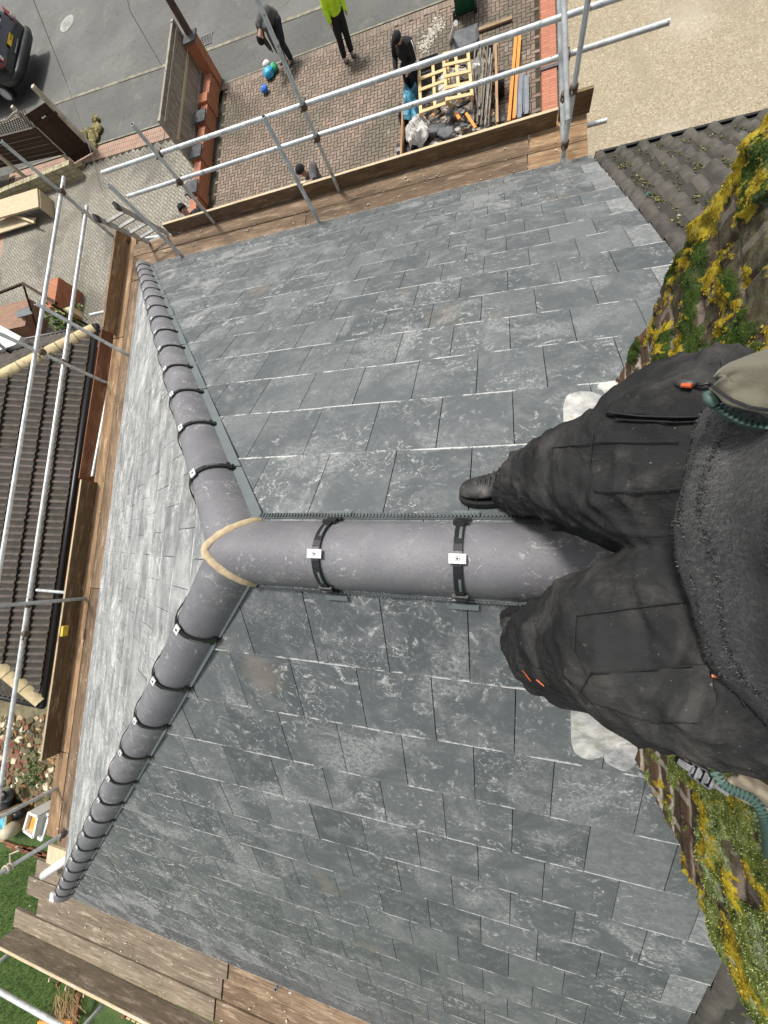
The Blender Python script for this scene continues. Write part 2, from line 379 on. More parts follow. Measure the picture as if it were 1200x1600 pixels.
def m_aggr():
    n = NT('exposed_aggregate'); v = n.vor(46, out='Color'); sp = n.n.new('ShaderNodeSeparateColor'); n.l.new(v, sp.inputs[0])
    c = n.cr(sp.outputs[0], [(0, (.22, .175, .11)), (.35, (.30, .245, .16)), (.7, (.355, .30, .20)), (.95, (.41, .355, .26)), (1, (.50, .46, .38))])
    c = n.mix(n.ma('MULTIPLY', n.ramp(n.noise(26, det=6, rough=.8), .5, .72), .55), c, (.56, .52, .42))
    c = n.mix(n.ma('MULTIPLY', n.ramp(n.noise(13, n.map(n.pos, loc=(3, 3, 3)), det=7, rough=.8), .52, .70), .5), c, (.27, .22, .15))
    c = n.mix(n.ma('MULTIPLY', n.ramp(n.noise(.8, det=7, rough=.65, dist=.8), .44, .64), .5), c, (.27, .23, .16))
    c = n.mix(n.ma('MULTIPLY', n.ramp(n.noise(.45, n.map(n.pos, loc=(3, 9, 3)), det=6, rough=.6), .5, .7), .4), c, (.50, .46, .37))
    return n.out(c, .9, 0, n.bump(n.noise(60, det=5, rough=.8), .7, .01))
AGGR = m_aggr()
def m_grass():
    n = NT('grass_green'); c = n.cr(n.noise(2.2, det=7, rough=.7), [(.25, (.025, .05, .010)), (.5, (.06, .11, .02)), (.75, (.12, .17, .035))])
    c = n.mix(n.ramp(n.noise(45, det=4, rough=.8), .4, .65, 0, .7), c, (.025, .05, .01))
    return n.out(c, .9, 0, n.bump(n.noise(50, det=4), .8, .04))
GRASS = m_grass()
BLADE = simple('grass_blades', (.10, .19, .03), .7, .5, 3)
SOIL = simple('garden_soil', (.12, .095, .055), .95, .55, 2.5, bst=.8, bsc=25)
def m_oldtile(name, a, b, lich, amt, brown=(0.1, .08, .06)):
    n = NT(name); c = n.mix(n.ramp(n.noise(7, det=7, rough=.7), .3, .7), a, b)
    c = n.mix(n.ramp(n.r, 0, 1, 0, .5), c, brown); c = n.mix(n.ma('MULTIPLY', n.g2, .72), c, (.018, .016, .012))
    c = n.mix(n.ma('MULTIPLY', n.ramp(n.noise(11, n.map(n.pos, loc=(7, 0, 2)), det=6, rough=.7), .60, .68), amt), c, lich)
    c = n.mix(n.ma('MULTIPLY', n.ramp(n.noise(38, det=3), .68, .74), .7), c, (.38, .38, .33))
    return n.out(c, .85, 0, n.bump(n.noise(55, det=5, rough=.7), .5, .006))
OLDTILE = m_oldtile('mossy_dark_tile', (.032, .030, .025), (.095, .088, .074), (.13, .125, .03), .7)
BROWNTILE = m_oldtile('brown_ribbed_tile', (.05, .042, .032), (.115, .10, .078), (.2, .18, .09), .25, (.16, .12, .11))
CREAMT = simple('cream_hip_tile', (.60, .49, .28), .9, .2, 10, bst=.4)
def m_lead():
    n = NT('dusty_lead'); c = n.mix(n.ramp(n.noise(8, det=7, rough=.7), .3, .62), (.24, .25, .26), (.58, .57, .53))
    c = n.mix(n.ma('MULTIPLY', n.ramp(n.noise(14, n.map(n.pos, loc=(3, 3, 0)), det=6, rough=.7), .56, .68), .6), c, (.26, .27, .14))
    return n.out(c, .55, .1, n.bump(n.noise(35, det=5, rough=.65), .6, .01))
LEAD = m_lead()
# ------------------------------------------------------------------ the house roof
house = thing('house', 'semi-detached house whose new grey slate hipped roof fills the picture, seen from its chimney', 'house', (1.0, 0, G))
UW, GA = 0.30, 0.3585
SL = H * sqrt(1 + T * T)
def clip(poly, a, b, c):     # keep a*u+b*v<=c
    out = []
    for i in range(len(poly)):
        p, q = poly[i], poly[(i + 1) % len(poly)]; dp = a * p[0] + b * p[1] - c; dq = a * q[0] + b * q[1] - c
        if dp <= 0: out.append(p)
        if dp * dq < 0: t = dp / (dp - dq); out.append((p[0] + (q[0] - p[0]) * t, p[1] + (q[1] - p[1]) * t))
    return out
cs = 1 / sqrt(1 + T * T)
def slope(kind):
    # frame: origin, u dir, v dir (up slope), normal ; clip lines in uv
    if kind == 'front': O, u, v, n, L, cl = V((H, -H, ZE)), V((-1, 0, 0)), V((0, cs, T * cs)), V((0, -T * cs, cs)), H + 1.905, [(-1, cs, 0)]
    if kind == 'rear': O, u, v, n, L, cl = V((H, H, ZE)), V((-1, 0, 0)), V((0, -cs, T * cs)), V((0, T * cs, cs)), H + 1.905, [(-1, cs, 0)]
    if kind == 'hip': O, u, v, n, L, cl = V((H, -H, ZE)), V((0, 1, 0)), V((-cs, 0, T * cs)), V((T * cs, 0, cs)), 2 * H, [(-1, cs, 0), (1, cs, 2 * H)]
    b = MB()
    for k in range(15):
        v0 = k * GA - (.03 if k == 0 else 0); v1 = min((k + 1) * GA + .05, SL)
        odd = (13 - k) % 2
        # tile joints anchored to the verge
        if kind == 'hip': us = [-.11 + .15 * odd + i * UW for i in range(-1, 32)]
        else: us = [L - (0 if odd else .155) - i * UW for i in range(-1, 24)][::-1]
        for i in range(len(us) - 1):
            a, c = us[i] + .0018, us[i + 1] - .0018
            c = min(c, L)
            if c - a < .02 or c < 0: continue
            half = kind != 'hip' and not odd and i == len(us) - 2
            if kind != 'hip' and half and False: pass
            p = [(a, v0), (c, v0), (c, v1), (a, v1)]
            for (x, y, z) in cl:
                p = clip(p, x, y, z) if p else p
            if len(p) < 3: continue
            vis = (v1 - v0)
            dj, tj = rng(-.0025, .0025), rng(0, .002)
            def S(q, top):
                f = (q[1] - v0) / vis
                nn = (.020 * (1 - f) + .006 * f + tj) if top else (.011 * (1 - f) + .001 * f)
                return O + u * q[0] + v * (q[1] + dj * (1 - f)) + n * nn
            wht = 0
            if kind != 'hip' and c > L - .02 and c - a < .2: wht = rng(.4, .6)
            elif random.random() < .06: wht = rng(.1, .25)
            b.col = (random.random(), wht, 1.0 if kind == 'hip' else .0, 1)
            b.prism([S(q, False) for q in p], [S(q, True) for q in p], [(q[0], q[1] - v0) for q in p])
    o = b.build('roof_slope', SLATE, house)
    # underlay sheet
    e = MB()
    P = [(0, 0), (L, 0), (L, SL), (L, SL)] if kind != 'hip' else [(0, 0), (L, 0), (H, SL)]
    if kind != 'hip': P = [(0, 0), (L, 0), (L, SL), (H, SL)]
    e.poly([O + u * q[0] + v * q[1] for q in P]); e.build('underlay', UNDER, o)
    return o
for k_, lb in (('front', 'front slate slope facing the street'), ('rear', 'rear slate slope facing the garden'), ('hip', 'steeply foreshortened slate hip end, dusty white')):
    o_ = slope(k_); o_['label'] = lb
# arc tiles
def frame(p0, p1):
    d = (p1 - p0).normalized(); s = d.cross(V((0, 0, 1))).normalized(); up = s.cross(d)
    return d, s, up
def arcpt(a, r, top, drop): return (r * sin(a) / sin(1.36), -drop + (top + drop) * (cos(a) - cos(1.36)) / (1 - cos(1.36)))
def arctile(b, p0, p1, r=.122, top=.088, drop=.06, th=.013, n=18, endcut=None, jag=0):
    d, s, up = frame(p0, p1); L = (p1 - p0).length
    NR = 10; rings = []
    for i in range(NR + 1):
        ring = []; t_ = i / NR
        for layer in (0, 1):
            rr = range(n + 1) if layer == 0 else reversed(range(n + 1))
            for k in rr:
                a = -1.36 + 2.72 * k / n
                y, z = arcpt(a, r - th * layer, top - th * layer, drop)
                e0 = endcut(y) if endcut else 0
                pos = p0 + d * (e0 + (L - e0) * t_)
                ring.append(pos + s * y + up * z)
        rings.append(ring)
    b.col = (random.random(), 0, 0, 1)
    b.rings(rings)
def clipband(tile, p, d, s, up, r=.122, top=.088, drop=.06):
    b = MB(); n = 16; w = .013
    for half in (0,):
        rings = []
        for o_, off in ((-w, .006), (-w, .0105), (w, .0105), (w, .006)):
            ring = []
            for k in range(n + 1):
                a = -1.3 + 2.6 * k / n; y, z = arcpt(a, r + off, top + off, drop); ring.append(p + d * o_ + s * y + up * z)
            rings.append(ring)
        b.rings(rings, closed=False); b.rings([rings[3], rings[0]], closed=False)
    for sg in (-1, 1):
        for aa, hw, hl in ((1.02, .024, .008), (1.14, .017, .006), (1.26, .026, .007)):
            y, z = arcpt(aa * sg, r + .009, top + .009, drop); y2, z2 = arcpt((aa + .05) * sg, r + .009, top + .009, drop)
            tn = (s * (y2 - y) + up * (z2 - z)).normalized(); nn = tn.cross(d).normalized()
            b.obox(p + s * y + up * z, d * hw, tn * hl, nn * .006)
    for aa in (-.75, -.35, .35, .75):      # ribs
        pass
    b.build('tile_clip', BLACKP, tile)
    for sg in (-1, 1):
        g = MB()
        for a0 in (.45,):
            ring0 = []; ring1 = []
            for q in range(4):
                a = (a0 + .34 * q / 3) * sg; y, z = arcpt(a, r + .0112, top + .0112, drop); ring0.append(p + d * .001 + s * y + up * z); ring1.append(p + d * .009 + s * y + up * z)
            if sg < 0: ring0, ring1 = ring1, ring0
            g.rings([ring0, ring1], closed=False)
        g.build('clip_insert', GREYPVC, tile)
    l = MB(); l.obox(p + up * (top + .014), d * .0245, s * .0142, up * .0025); l.build('clip_plate', WHITEP, tile)
    k = MB(); k.path([p + up * (top + .0165) , p + up * (top + .0178)], [.0035, .0035], 10)
    ringp = [p + up * (top + .0172) + d * cos(a) * .0068 + s * sin(a) * .0068 for a in [2 * pi * i / 16 for i in range(16)]]
    k.path(ringp, .0007, 5, close=True)
    k.build('plate_screw', BLACKP, tile)
RG = 'ridge and hip tiles of the new roof'
def tilerun(p0, p1, first, step, cnt, clips=True, ecut=None, lab=None, rr=.122):
    d, s, up = frame(p0, p1); pos = 0.0; end = first
    for i in range(cnt):
        a, b_ = p0 + d * pos, p0 + d * (end - .004)
        m = MB(); arctile(m, a, b_, r=rr, endcut=ecut if i == 0 else None)
        o = smooth_angle(m.build('ridge_tile', RIDGE, house), 50)
        if clips: clipband(o, p0 + d * end, d, s, up, r=rr)
        pos = end; end += step
# ridge from apex towards chimney (-X)
def ridgecut(y): return 0.0 + 1.05 * abs(y) * (abs(y) / .122) ** .35
tilerun(V((.045, 0, 0)), V((-3, 0, 0)), .43, .45, 3, True, ridgecut)
L3 = sqrt(2 + T * T)
def cutf(sgn):
    return lambda y: 0.0
for sg in (-1, 1):
    tilerun(V((0, 0, -.004)), V((H + .06, sg * (H + .06), ZE - .04)), .47, .4585, 14, True, cutf(sg))
    d, s, up = frame(V((0, 0, 0)), V((H, sg * H, ZE)))
    m = MB(); arctile(m, d * (.47 + 13 * .4585), d * 6.86); o = smooth_angle(m.build('ridge_tile', RIDGE, house), 50)
# mortar band where ridge meets hips
mb = MB(); pts = []
dR, sR, uR = frame(V((.045, 0, 0)), V((-3, 0, 0)))
for k in range(25):
    a = -1.3 + 2.6 * k / 24; y, z = arcpt(a, .124, .090, .06)
    p = V((.045, 0, 0)) + dR * (ridgecut(y) - .010) + sR * y + uR * (z)
    pts.append(p)
mb.path(pts, [.011] + [.0155 + rng(-.0025, .0025) for _ in range(23)] + [.011], 10, sy=.6)
smooth_angle(mb.build('mortar_joint', MORTAR, house), 80)
VENT = simple('vent_comb', (.075, .088, .09), .6, .3)
# ridge vent combs and hip trims
for sg in (-1, 1):
    b = MB(); x = -.06
    base = V((0, sg * cs, -T * cs)); nn = V((0, sg * T * cs, cs))
    c0 = base * (.143 if sg < 0 else .139); wd = .010 if sg < 0 else .0022
    b.obox(V((-.85, 0, 0)) + c0 + nn * .022, V((.80, 0, 0)), base * wd * .5, nn * .003)
    while x > -1.62:
        b.obox(V((x, 0, 0)) + c0 + base * wd + nn * .025, V((.0034, 0, 0)), base * wd, nn * .004); x -= .0125
    b.build('ridge_vent', VENT, house)
    for x in (-.385, -.835):
        q = MB(); q.obox(V((x - .01, 0, 0)) + base * (.165) + nn * .024, V((.042, 0, 0)), base * .010, nn * .002); q.build('clip_pad', GREYPVC, house)
    d, s, up = frame(V((0, 0, 0)), V((H, sg * H, ZE)))
    # trim strip on the front / rear slope side of each hip
    b = MB(); side = V((-1, 0, 0))
    for i in range(14):
        s0, s1 = .10 + i * .48, .10 + i * .48 + .475
        wv = (V((-1, 0, 0)))
        P0 = d * s0; P1 = d * s1; nrm = V((0, sg * T * cs, cs))
        w0 = .138 if sg < 0 else .100
        def inpl(p, off): return p + V((-off, 0, 0)) + nrm * (.024 + .004 * (i % 2))
        q = [inpl(P0, .10), inpl(P0, w0 + .06), inpl(P1, w0 + .06), inpl(P1, .10)]
        if sg < 0: q = q[::-1]
        b.prism([p - nrm * .006 for p in q], q)
    b.build('hip_trim', GREYPVC, house)
# eaves gutter, fascia and mortar crumbs
for sg in (-1, 1):
    b = MB(); y = sg * H
    b.box((-1.95, min(y, y + sg * .035), ZE - .10), (H + .05, max(y, y + sg * .035), ZE - .035)); b.build('fascia', simple('fascia_white', (.48, .46, .40), .6, .3, 14), house)
b = MB(); b.box((H, -H, ZE - .12), (H + .062, H, ZE - .045)); b.build('fascia', simple('fascia_white2', (.62, .62, .58), .6, .2, 14), house)
b = MB()
for sg in (-1, 1):
    for i in range(260 if sg < 0 else 90):
        x = rng(-1.9, 4.4); b.chunk((x, sg * (H + rng(.0, .035)), ZE - .035 + rng(0, .02)), rng(.004, .02), rng(.004, .012), rng(.006, .016))
for i in range(160): b.chunk((H + rng(0.02, .07), rng(-4.3, 4.3), ZE - .03), rng(.004, .012), rng(.004, .014), .008)
tag(b.build('mortar_crumbs', simple('crumb', (.46, .43, .36), .95, .5, 60), None), 'pale mortar crumbs scattered along the eaves of the slate roof', 'mortar debris', None, 'stuff')
# walls (under the eaves)
b = MB(); b.box((-1.95, -H + .25, G), (H - .25, H - .25, ZE - .12)); 
def uvbox(lo, hi, b):
    x0, y0, z0 = lo; x1, y1, z1 = hi
    b.poly([(x0, y0, z0), (x1, y0, z0), (x1, y0, z1), (x0, y0, z1)], [(x0, z0), (x1, z0), (x1, z1), (x0, z1)])
    b.poly([(x1, y1, z0), (x0, y1, z0), (x0, y1, z1), (x1, y1, z1)], [(x1, z0), (x0, z0), (x0, z1), (x1, z1)])
    b.poly([(x1, y0, z0), (x1, y1, z0), (x1, y1, z1), (x1, y0, z1)], [(y0, z0), (y1, z0), (y1, z1), (y0, z1)])
    b.poly([(x0, y1, z0), (x0, y0, z0), (x0, y0, z1), (x0, y1, z1)], [(y1, z0), (y0, z0), (y0, z1), (y1, z1)])
    b.poly([(x0, y0, z1), (x1, y0, z1), (x1, y1, z1), (x0, y1, z1)], [(x0, y0), (x1, y0), (x1, y1), (x0, y1)])
b = MB(); uvbox((-1.94, -H + .25, G), (H - .25, H - .25, ZE - .12), b); b.build('wall', BRICKD, house)
# white overflow pipe at the rear hip corner
pa, pb = at(112, 1337, ZE - .05), at(69, 1367, ZE - .08)
b = MB(); b.tube(pa, pb, .052, 16); b.build('pipe_end', WHITEP, house, True)
dd = (pb - pa).normalized(); b = MB(); b.path([pb - dd * .002, pb + dd * .003], [.043, .043], 14); b.build('pipe_grate', CAPG, house)
# ------------------------------------------------------------------ chimney (stands on the ridge, part of the house)
CX = -1.40
def chim():
    z0, z1 = -1.25, .60; NZ, NY = 230, 300
    b = MB()
    def hw(z, sg):
        if sg < 0: return .742 + .018 * max(0, min(1, (z + .4) / .3)) - .02 * max(0, min(1, (z - .1) / .3))
        return .635 + max(0, min(1, (z + .50) / .5)) * .10 + .04 * max(0, min(1, z / .3))
    def brickinfo(y, z):
        row = math.floor((z + 2.285) / .075); off = .1125 * (row % 2); c = math.floor((y + 5 + off) / .225)
        fz = (z + 2.285) / .075 - row; fy = (y + 5 + off) / .225 - c
        e = min(min(fz, 1 - fz) * .075, min(fy, 1 - fy) * .225)
        return row, c, e
    rows = []
    for i in range(NZ + 1):
        z = z0 + (z1 - z0) * i / NZ; r = []
        for j in range(NY + 1):
            ya, yb = -hw(z, -1), hw(z, 1); y = ya + (yb - ya) * j / NY
            row, c, e = brickinfo(y, z)
            n1 = noise.noise(V((y * 5, z * 5, 1.3))); n2 = noise.fractal(V((y * 22, z * 22, 4.1)), 1.0, 2.0, 4); n3 = noise.fractal(V((y * 9 + 7, z * 9, 2.2)), 1, 2, 4)
            mort = 1 - min(1, max(0, (e - .0045) / .003))
            up = max(0, min(1, (z - .03 + .04 * n1) / .07))         # moss and lichen cover the upper courses
            up2 = max(0, min(1, (z + .35) / .3))
            moss = max(0, min(1, (n3 * 1.5 + .34 * up + (.34 if y > 0 else -.10) * up - .26 + .10 * (up2 if y > 0 else up2 * .3)) * 3.2))
            nl = noise.fractal(V((y * 13 + 31, z * 10 + 3, 9)), .7, 2.1, 5)
            lich = max(0, min(1, (nl * 1.5 + (.10 if y < 0 else (-.42 if y < .45 else -.04)) * up - .33 - (1 - up) * .35) * 6))
            if y < -.62 and z > 0: lich = max(lich, max(0, min(1, nl * 5 + .1)))
            brk = noise.noise(V((c * 3.7, row * 5.1, 1)))
            x = CX + .006 * brk - .008 * mort * (1 - moss) + .004 * n2 + moss * (.006 + .012 * abs(n3) + .004 * n2) + lich * (.004 + .004 * n2)
            if z > -.02: x += .008
            x += .022 * max(0, min(1, (z + .1) / .3))
            r.append((x, y, z, moss, lich, mort, .5 + .5 * brk))
        rows.append(r)
    n = len(b.v)
    for r in rows:
        for q in r: b.v.append(q[:3])
    for i in range(NZ):
        for j in range(NY):
            a, c_, d, e = i * (NY + 1) + j, i * (NY + 1) + j + 1, (i + 1) * (NY + 1) + j + 1, (i + 1) * (NY + 1) + j
            cl = []
            for (ii, jj) in ((i, j), (i, j + 1), (i + 1, j + 1), (i + 1, j)):
                q = rows[ii][jj]; cl.append((q[3], q[4], q[5], 1.0))
            b.face((a, c_, d, e), [(rows[ii][jj][1], rows[ii][jj][2]) for (ii, jj) in ((i, j), (i, j + 1), (i + 1, j + 1), (i + 1, j))], cl)
    n_ = NT('mossy_chimney_brick')
    c = n_.mix(n_.ramp(n_.noise(9, n_.map(n_.pos, sc=(1, 1, 2.2)), det=5), .3, .7), (.15, .068, .045), (.075, .056, .043))
    c = n_.mix(n_.ramp(n_.noise(140, det=4, rough=.7), .5, .7, 0, .5), c, (.20, .15, .11)); c = n_.mix(n_.ramp(n_.sep(n_.pos)[2], .0, .25, 0, .75), c, n_.mix(n_.ramp(n_.noise(11, det=6, rough=.7), .35, .65), (.035, .028, .02), (.12, .095, .07)))
    c = n_.mix(n_.ma('MULTIPLY', n_.ramp(n_.noise(60, n_.map(n_.pos, loc=(1, 2, 3)), det=4, rough=.7), .50, .62), .75), c, (.10, .105, .03))
    bt = n_.n.new('ShaderNodeTexBrick'); n_.l.new(n_.map(n_.uv, loc=(0, .035, 0)), bt.inputs['Vector']); bt.inputs['Scale'].default_value = 1; bt.inputs['Brick Width'].default_value = .225; bt.inputs['Row Height'].default_value = .075; bt.inputs['Mortar Size'].default_value = .0105; bt.inputs['Mortar Smooth'].default_value = .4
    c = n_.mix(n_.ma('MULTIPLY', bt.outputs[1], n_.ma('MULTIPLY', n_.ramp(n_.noise(30, det=4), .3, .5, .5, 1), n_.ramp(n_.sep(n_.pos)[2], .0, .12, 1, .35))), c, (.42, .36, .30))
    mc = n_.cr(n_.noise(42, det=6, rough=.75), [(.28, (.02, .035, .006)), (.42, (.07, .10, .018)), (.54, (.19, .22, .045)), (.68, (.36, .42, .22))])
    mc2 = n_.cr(n_.noise(42, n_.map(n_.pos, loc=(3, 3, 3)), det=6, rough=.75), [(.3, (.015, .03, .006)), (.55, (.045, .08, .012)), (.75, (.12, .12, .03))])
    yy = n_.sep(n_.pos)[1]
    mc = n_.mix(n_.ramp(yy, -.2, .3), mc2, mc)
    mk = n_.ramp(n_.ma('ADD', n_.r, n_.ramp(n_.noise(150, det=4, rough=.8), .3, .7, -.35, .35)), .35, .6)
    c = n_.mix(mk, c, mc)
    lc = n_.cr(n_.noise(120, det=5, rough=.7), [(.3, (.20, .14, .01)), (.5, (.42, .31, .018)), (.7, (.58, .47, .06))])
    lk = n_.ramp(n_.ma('ADD', n_.g2, n_.ramp(n_.noise(130, n_.map(n_.pos, loc=(8, 3, 3)), det=4, rough=.8), .3, .7, -.4, .4)), .45, .65)
    c = n_.mix(lk, c, lc)
    pk = n_.ma('MULTIPLY', n_.ma('MULTIPLY', n_.ramp(n_.noise(12, n_.map(n_.pos, loc=(5, 6, 3)), det=7, rough=.75), .50, .58), n_.ramp(yy, -.3, .4, .15, .9)), n_.ramp(n_.sep(n_.pos)[2], .02, .12)); c = n_.mix(pk, c, n_.mix(n_.ramp(n_.noise(90, det=4), .4, .6), (.17, .22, .09), (.40, .46, .30)))
    mat = n_.out(c, .92, 0, n_.bump(n_.noise(170, det=5, rough=.8), .9, .006), .2)
    o = b.build('chimney', mat, house, True); o['label'] = 'wide brick chimney stack with yellow lichen and green moss on its upper courses'
    # body behind the face
    s = MB(); s.v = []
    prof = [(-.742, -1.25), (-.742, -.4), (-.758, -.1), (-.758, .1), (-.74, .4), (-.74, .6), (.775, .6), (.775, .3), (.735, 0), (.635, -.5), (.635, -1.25)]
    s.prism([V((-2.35, y, z)) for y, z in prof][::-1], [V((CX - .004, y, z)) for y, z in prof][::-1])
    s.build('chimney_body', mat, o)
    # moss tufts: tiny leaf blades
    t = MB()
    lim = 45000; cnt = 0; tries = 0
    while cnt < lim and tries < lim * 4:
        tries += 1
        i, j = random.randrange(int(NZ * .42), NZ), random.randrange(NY); q = rows[i][j]
        if q[3] < .45 or (q[4] > .6): continue
        c0 = V(q[:3]); L = rng(.002, .006); dv = V((rng(.3, 1), rng(-1, 1), rng(-.3, 1.0))).normalized(); sd_ = dv.cross(V((rng(-1, 1), rng(-1, 1), rng(-1, 1)))).normalized()
        g = rng(0, 1)
        t.col = (g, 1 if q[1] > 0 else 0, 0, 1)
        t.poly([c0 + sd_ * .0009, c0 - sd_ * .0009, c0 + dv * L]); cnt += 1
    n2 = NT('moss_blades'); mcol = n2.mix(n2.g2, n2.cr(n2.r, [(0, (.02, .045, .008)), (.6, (.06, .11, .015)), (1, (.14, .17, .03))]), n2.cr(n2.r, [(0, (.06, .09, .012)), (.45, (.20, .24, .045)), (1, (.44, .50, .27))]))
    mo = t.build('moss', n2.out(mcol, .9, 0, None, .2), o); mo['kind'] = 'stuff'
    # lichen flakes
    t = MB(); cnt = 0; tries = 0
    while cnt < 7000 and tries < 90000:
        tries += 1
        i, j = random.randrange(int(NZ * .35), NZ), random.randrange(NY); q = rows[i][j]
        if q[4] < .5: continue
        c0 = V(q[:3]) + V((.0015, rng(-.003, .003), rng(-.003, .003))); R = rng(.001, .0026); tl = V((1, rng(-.35, .35), rng(-.35, .35))).normalized()
        a1 = tl.cross(V((0, 0, 1))).normalized(); a2 = tl.cross(a1)
        t.col = (random.random(), 0, 0, 1)
        k = 5; pts = [c0 + a1 * cos(2 * pi * x / k) * R * rng(.6, 1.2) + a2 * sin(2 * pi * x / k) * R * rng(.6, 1.2) + tl * rng(0, .002) for x in range(k)]
        t.poly(pts); cnt += 1
    n3 = NT('lichen_flakes'); lo = t.build('lichen', n3.out(n3.cr(n3.r, [(0, (.24, .15, .01)), (.5, (.38, .27, .018)), (1, (.50, .39, .06))]), .9, 0, None, .2), o); lo['kind'] = 'stuff'
    return o
chimney = chim()
# lead flashing at chimney foot: dusty sheets dressed over the slates
def flash(pts, sg, nm='lead_flashing'):
    b = MB(); P = []
    def onslope(px, py, lift=.024):
        d = ray(px, py); nn = V((0, sg * T * cs, cs)); t_ = (nn * lift - CAM).dot(nn) / d.dot(nn); return CAM + d * t_
    q = [onslope(*p) for p in pts]
    for _ in range(2): q = [w for i in range(len(q)) for w in (q[i].lerp(q[(i + 1) % len(q)], .22), q[i].lerp(q[(i + 1) % len(q)], .78))]
    c = sum(q, V()) / len(q); nn = V((0, sg * T * cs, cs))
    # dense patch with rounded bumpy sheet
    ring = []
    for i in range(len(q)):
        a, e = q[i], q[(i + 1) % len(q)]
        for k in range(5): ring.append(a.lerp(e, k / 5))
    R = []
    for f in (1.0, .985, .96, .8, .6, .4, .2):
        rr = []
        for p in ring:
            w = c.lerp(p, f); hgt = (-.016 if f == 1 else .0) + noise.fractal(w * 11, 1, 2, 4) * .009 * (f < .97); rr.append(w + nn * hgt)
        R.append(rr)
    b.rings(R, True, False); b.face(list(range(len(b.v) - len(ring), len(b.v))))
    o = b.build(nm, LEAD, chimney, True); return o
flash([(880, 617), (905, 611), (925, 611), (948, 622), (951, 632), (1000, 640), (1000, 690), (880, 690)], -1)
flash([(928, 600), (969, 592), (985, 600), (985, 660), (952, 640), (948, 612)], -1)
flash([(1000, 1090), (893, 1080), (892, 1160), (897, 1178), (915, 1188), (940, 1185), (955, 1172), (1010, 1150)], 1)
flash([(938, 1188), (958, 1163), (1010, 1160), (990, 1200), (975, 1208)], 1)
# ------------------------------------------------------------------ attached neighbour roof and old tiles
def ribbed(O, u, v, n, L, SLn, gauge, pw, amp, du, poly_keep, step=.022, br=None):
    """profiled concrete tiles as a height field with stepped courses"""
    b = MB(); nu = int(L / du); nc = int(SLn / gauge) + 1
    def prof(x):
        f = (x / pw) % 1.0
        return amp * (max(0, sin(f * 2 * pi)) ** .6 if f < .5 else -.12 * sin((f - .5) * 2 * pi))
    for k in range(nc):
        jit = [rng(-.006, .006) for _ in range(int(L / (pw * 1)) + 2)]
        col = [rng(0, 1) for _ in range(int(L / pw) + 2)]
        prev = None
        R = []
        for (vv, h) in ((k * gauge, -.004), (k * gauge, step), (k * gauge + gauge * .5, step * .55), ((k + 1) * gauge + .01, .001)):
            row = []
            for i in range(nu + 1):
                x = i * du; ti = int(x / pw); vj = vv + (jit[ti] if h >= step or h < 0 else 0)
                row.append(O + u * x + v * min(vj, SLn) + n * (h + prof(x) if h > -.001 else prof(x) - .004))
            R.append(row)
        nb = len(b.v)
        for row in R: b.v += [tuple(p) for p in row]
        for r in range(3):
            for i in range(nu):
                x = (i + .5) * du; vv = (k + r / 3) * gauge
                if not poly_keep(x, vv): continue
                b.face((nb + r * (nu + 1) + i, nb + r * (nu + 1) + i + 1, nb + (r + 1) * (nu + 1) + i + 1, nb + (r + 1) * (nu + 1) + i),
                       [(x, vv)] * 4, ((br(x, vv) if br else 0) + col[int(x / pw)] * .5, 1.0 if (x / pw) % 1.0 > .5 else (.6 if r == 0 else 0.0), 0, 1))  # green channel darkens valleys and paints the step shadow along course lower edges
    return b
nbr = thing('neighbour_house', 'attached neighbouring house with old mossy dark concrete tiles beside the new slates', 'house', (-4.5, 0, G))
for sg in (-1, 1):
    O = V((-1.93, sg * (H - .02), ZE - .03)); 
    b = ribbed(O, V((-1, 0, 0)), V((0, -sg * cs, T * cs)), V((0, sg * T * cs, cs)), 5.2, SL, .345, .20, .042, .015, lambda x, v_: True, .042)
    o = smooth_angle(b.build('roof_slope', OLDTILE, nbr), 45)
b = MB(); uvbox((-7.1, -H + .3, G), (-1.96, H - .3, ZE - .12), b); b.build('wall', BRICKD, nbr)
b = MB(); b.box((-7.1, -H - .075, ZE - .14), (-1.95, -H + .02, ZE - .055)); b.box((-7.1, -H - .085, ZE - .10), (-1.95, -H - .06, ZE - .02)); b.build('gutter', BLACKP, nbr)
b = MB(); m = MB()
for i in range(11): arctile(m, V((-2.36 - i * .45, 0, -.01)), V((-2.36 - i * .45 - .44, 0, -.01)))
m.build('ridge', OLDTILE, nbr, True)
# moss crumbs on old tiles
t = MB()
for i in range(5200):
    x, y = rng(-5, -1.95), -rng(.8, 4.25); fx_ = ((-1.93 - x) / .20) % 1
    if fx_ < .5 and random.random() < .8: continue
    z = -T * abs(y) + .0
    if noise.noise(V((x * 3, y * 3, 0))) < -.05 and random.random() < .8: continue
    t.col = (random.random(), 0, 0, 1); t.chunk((x, y, z), rng(.003, .015), rng(.003, .012), rng(.004, .012))
n3 = NT('tile_moss'); tm = t.build('moss', n3.out(n3.cr(n3.r, [(0, (.03, .035, .012)), (.5, (.07, .075, .02)), (.85, (.17, .16, .04)), (.95, (.28, .22, .03)), (1, (.35, .35, .3))]), .9), nbr); tm['kind'] = 'stuff'
b = MB(); cp = at(1003, 304, -1.7)
# green string
tw = [at(995 + i * 2.2, 303 + 3 * sin(i * 1.3), roofz(-2.3, -2.9) + .06) for i in range(10)]
b.path(tw, .004, 5); tag(b.build('string', simple('green_string', (.03, .25, .18), .5), None), 'short piece of green string lying on the mossy tiles', 'string')
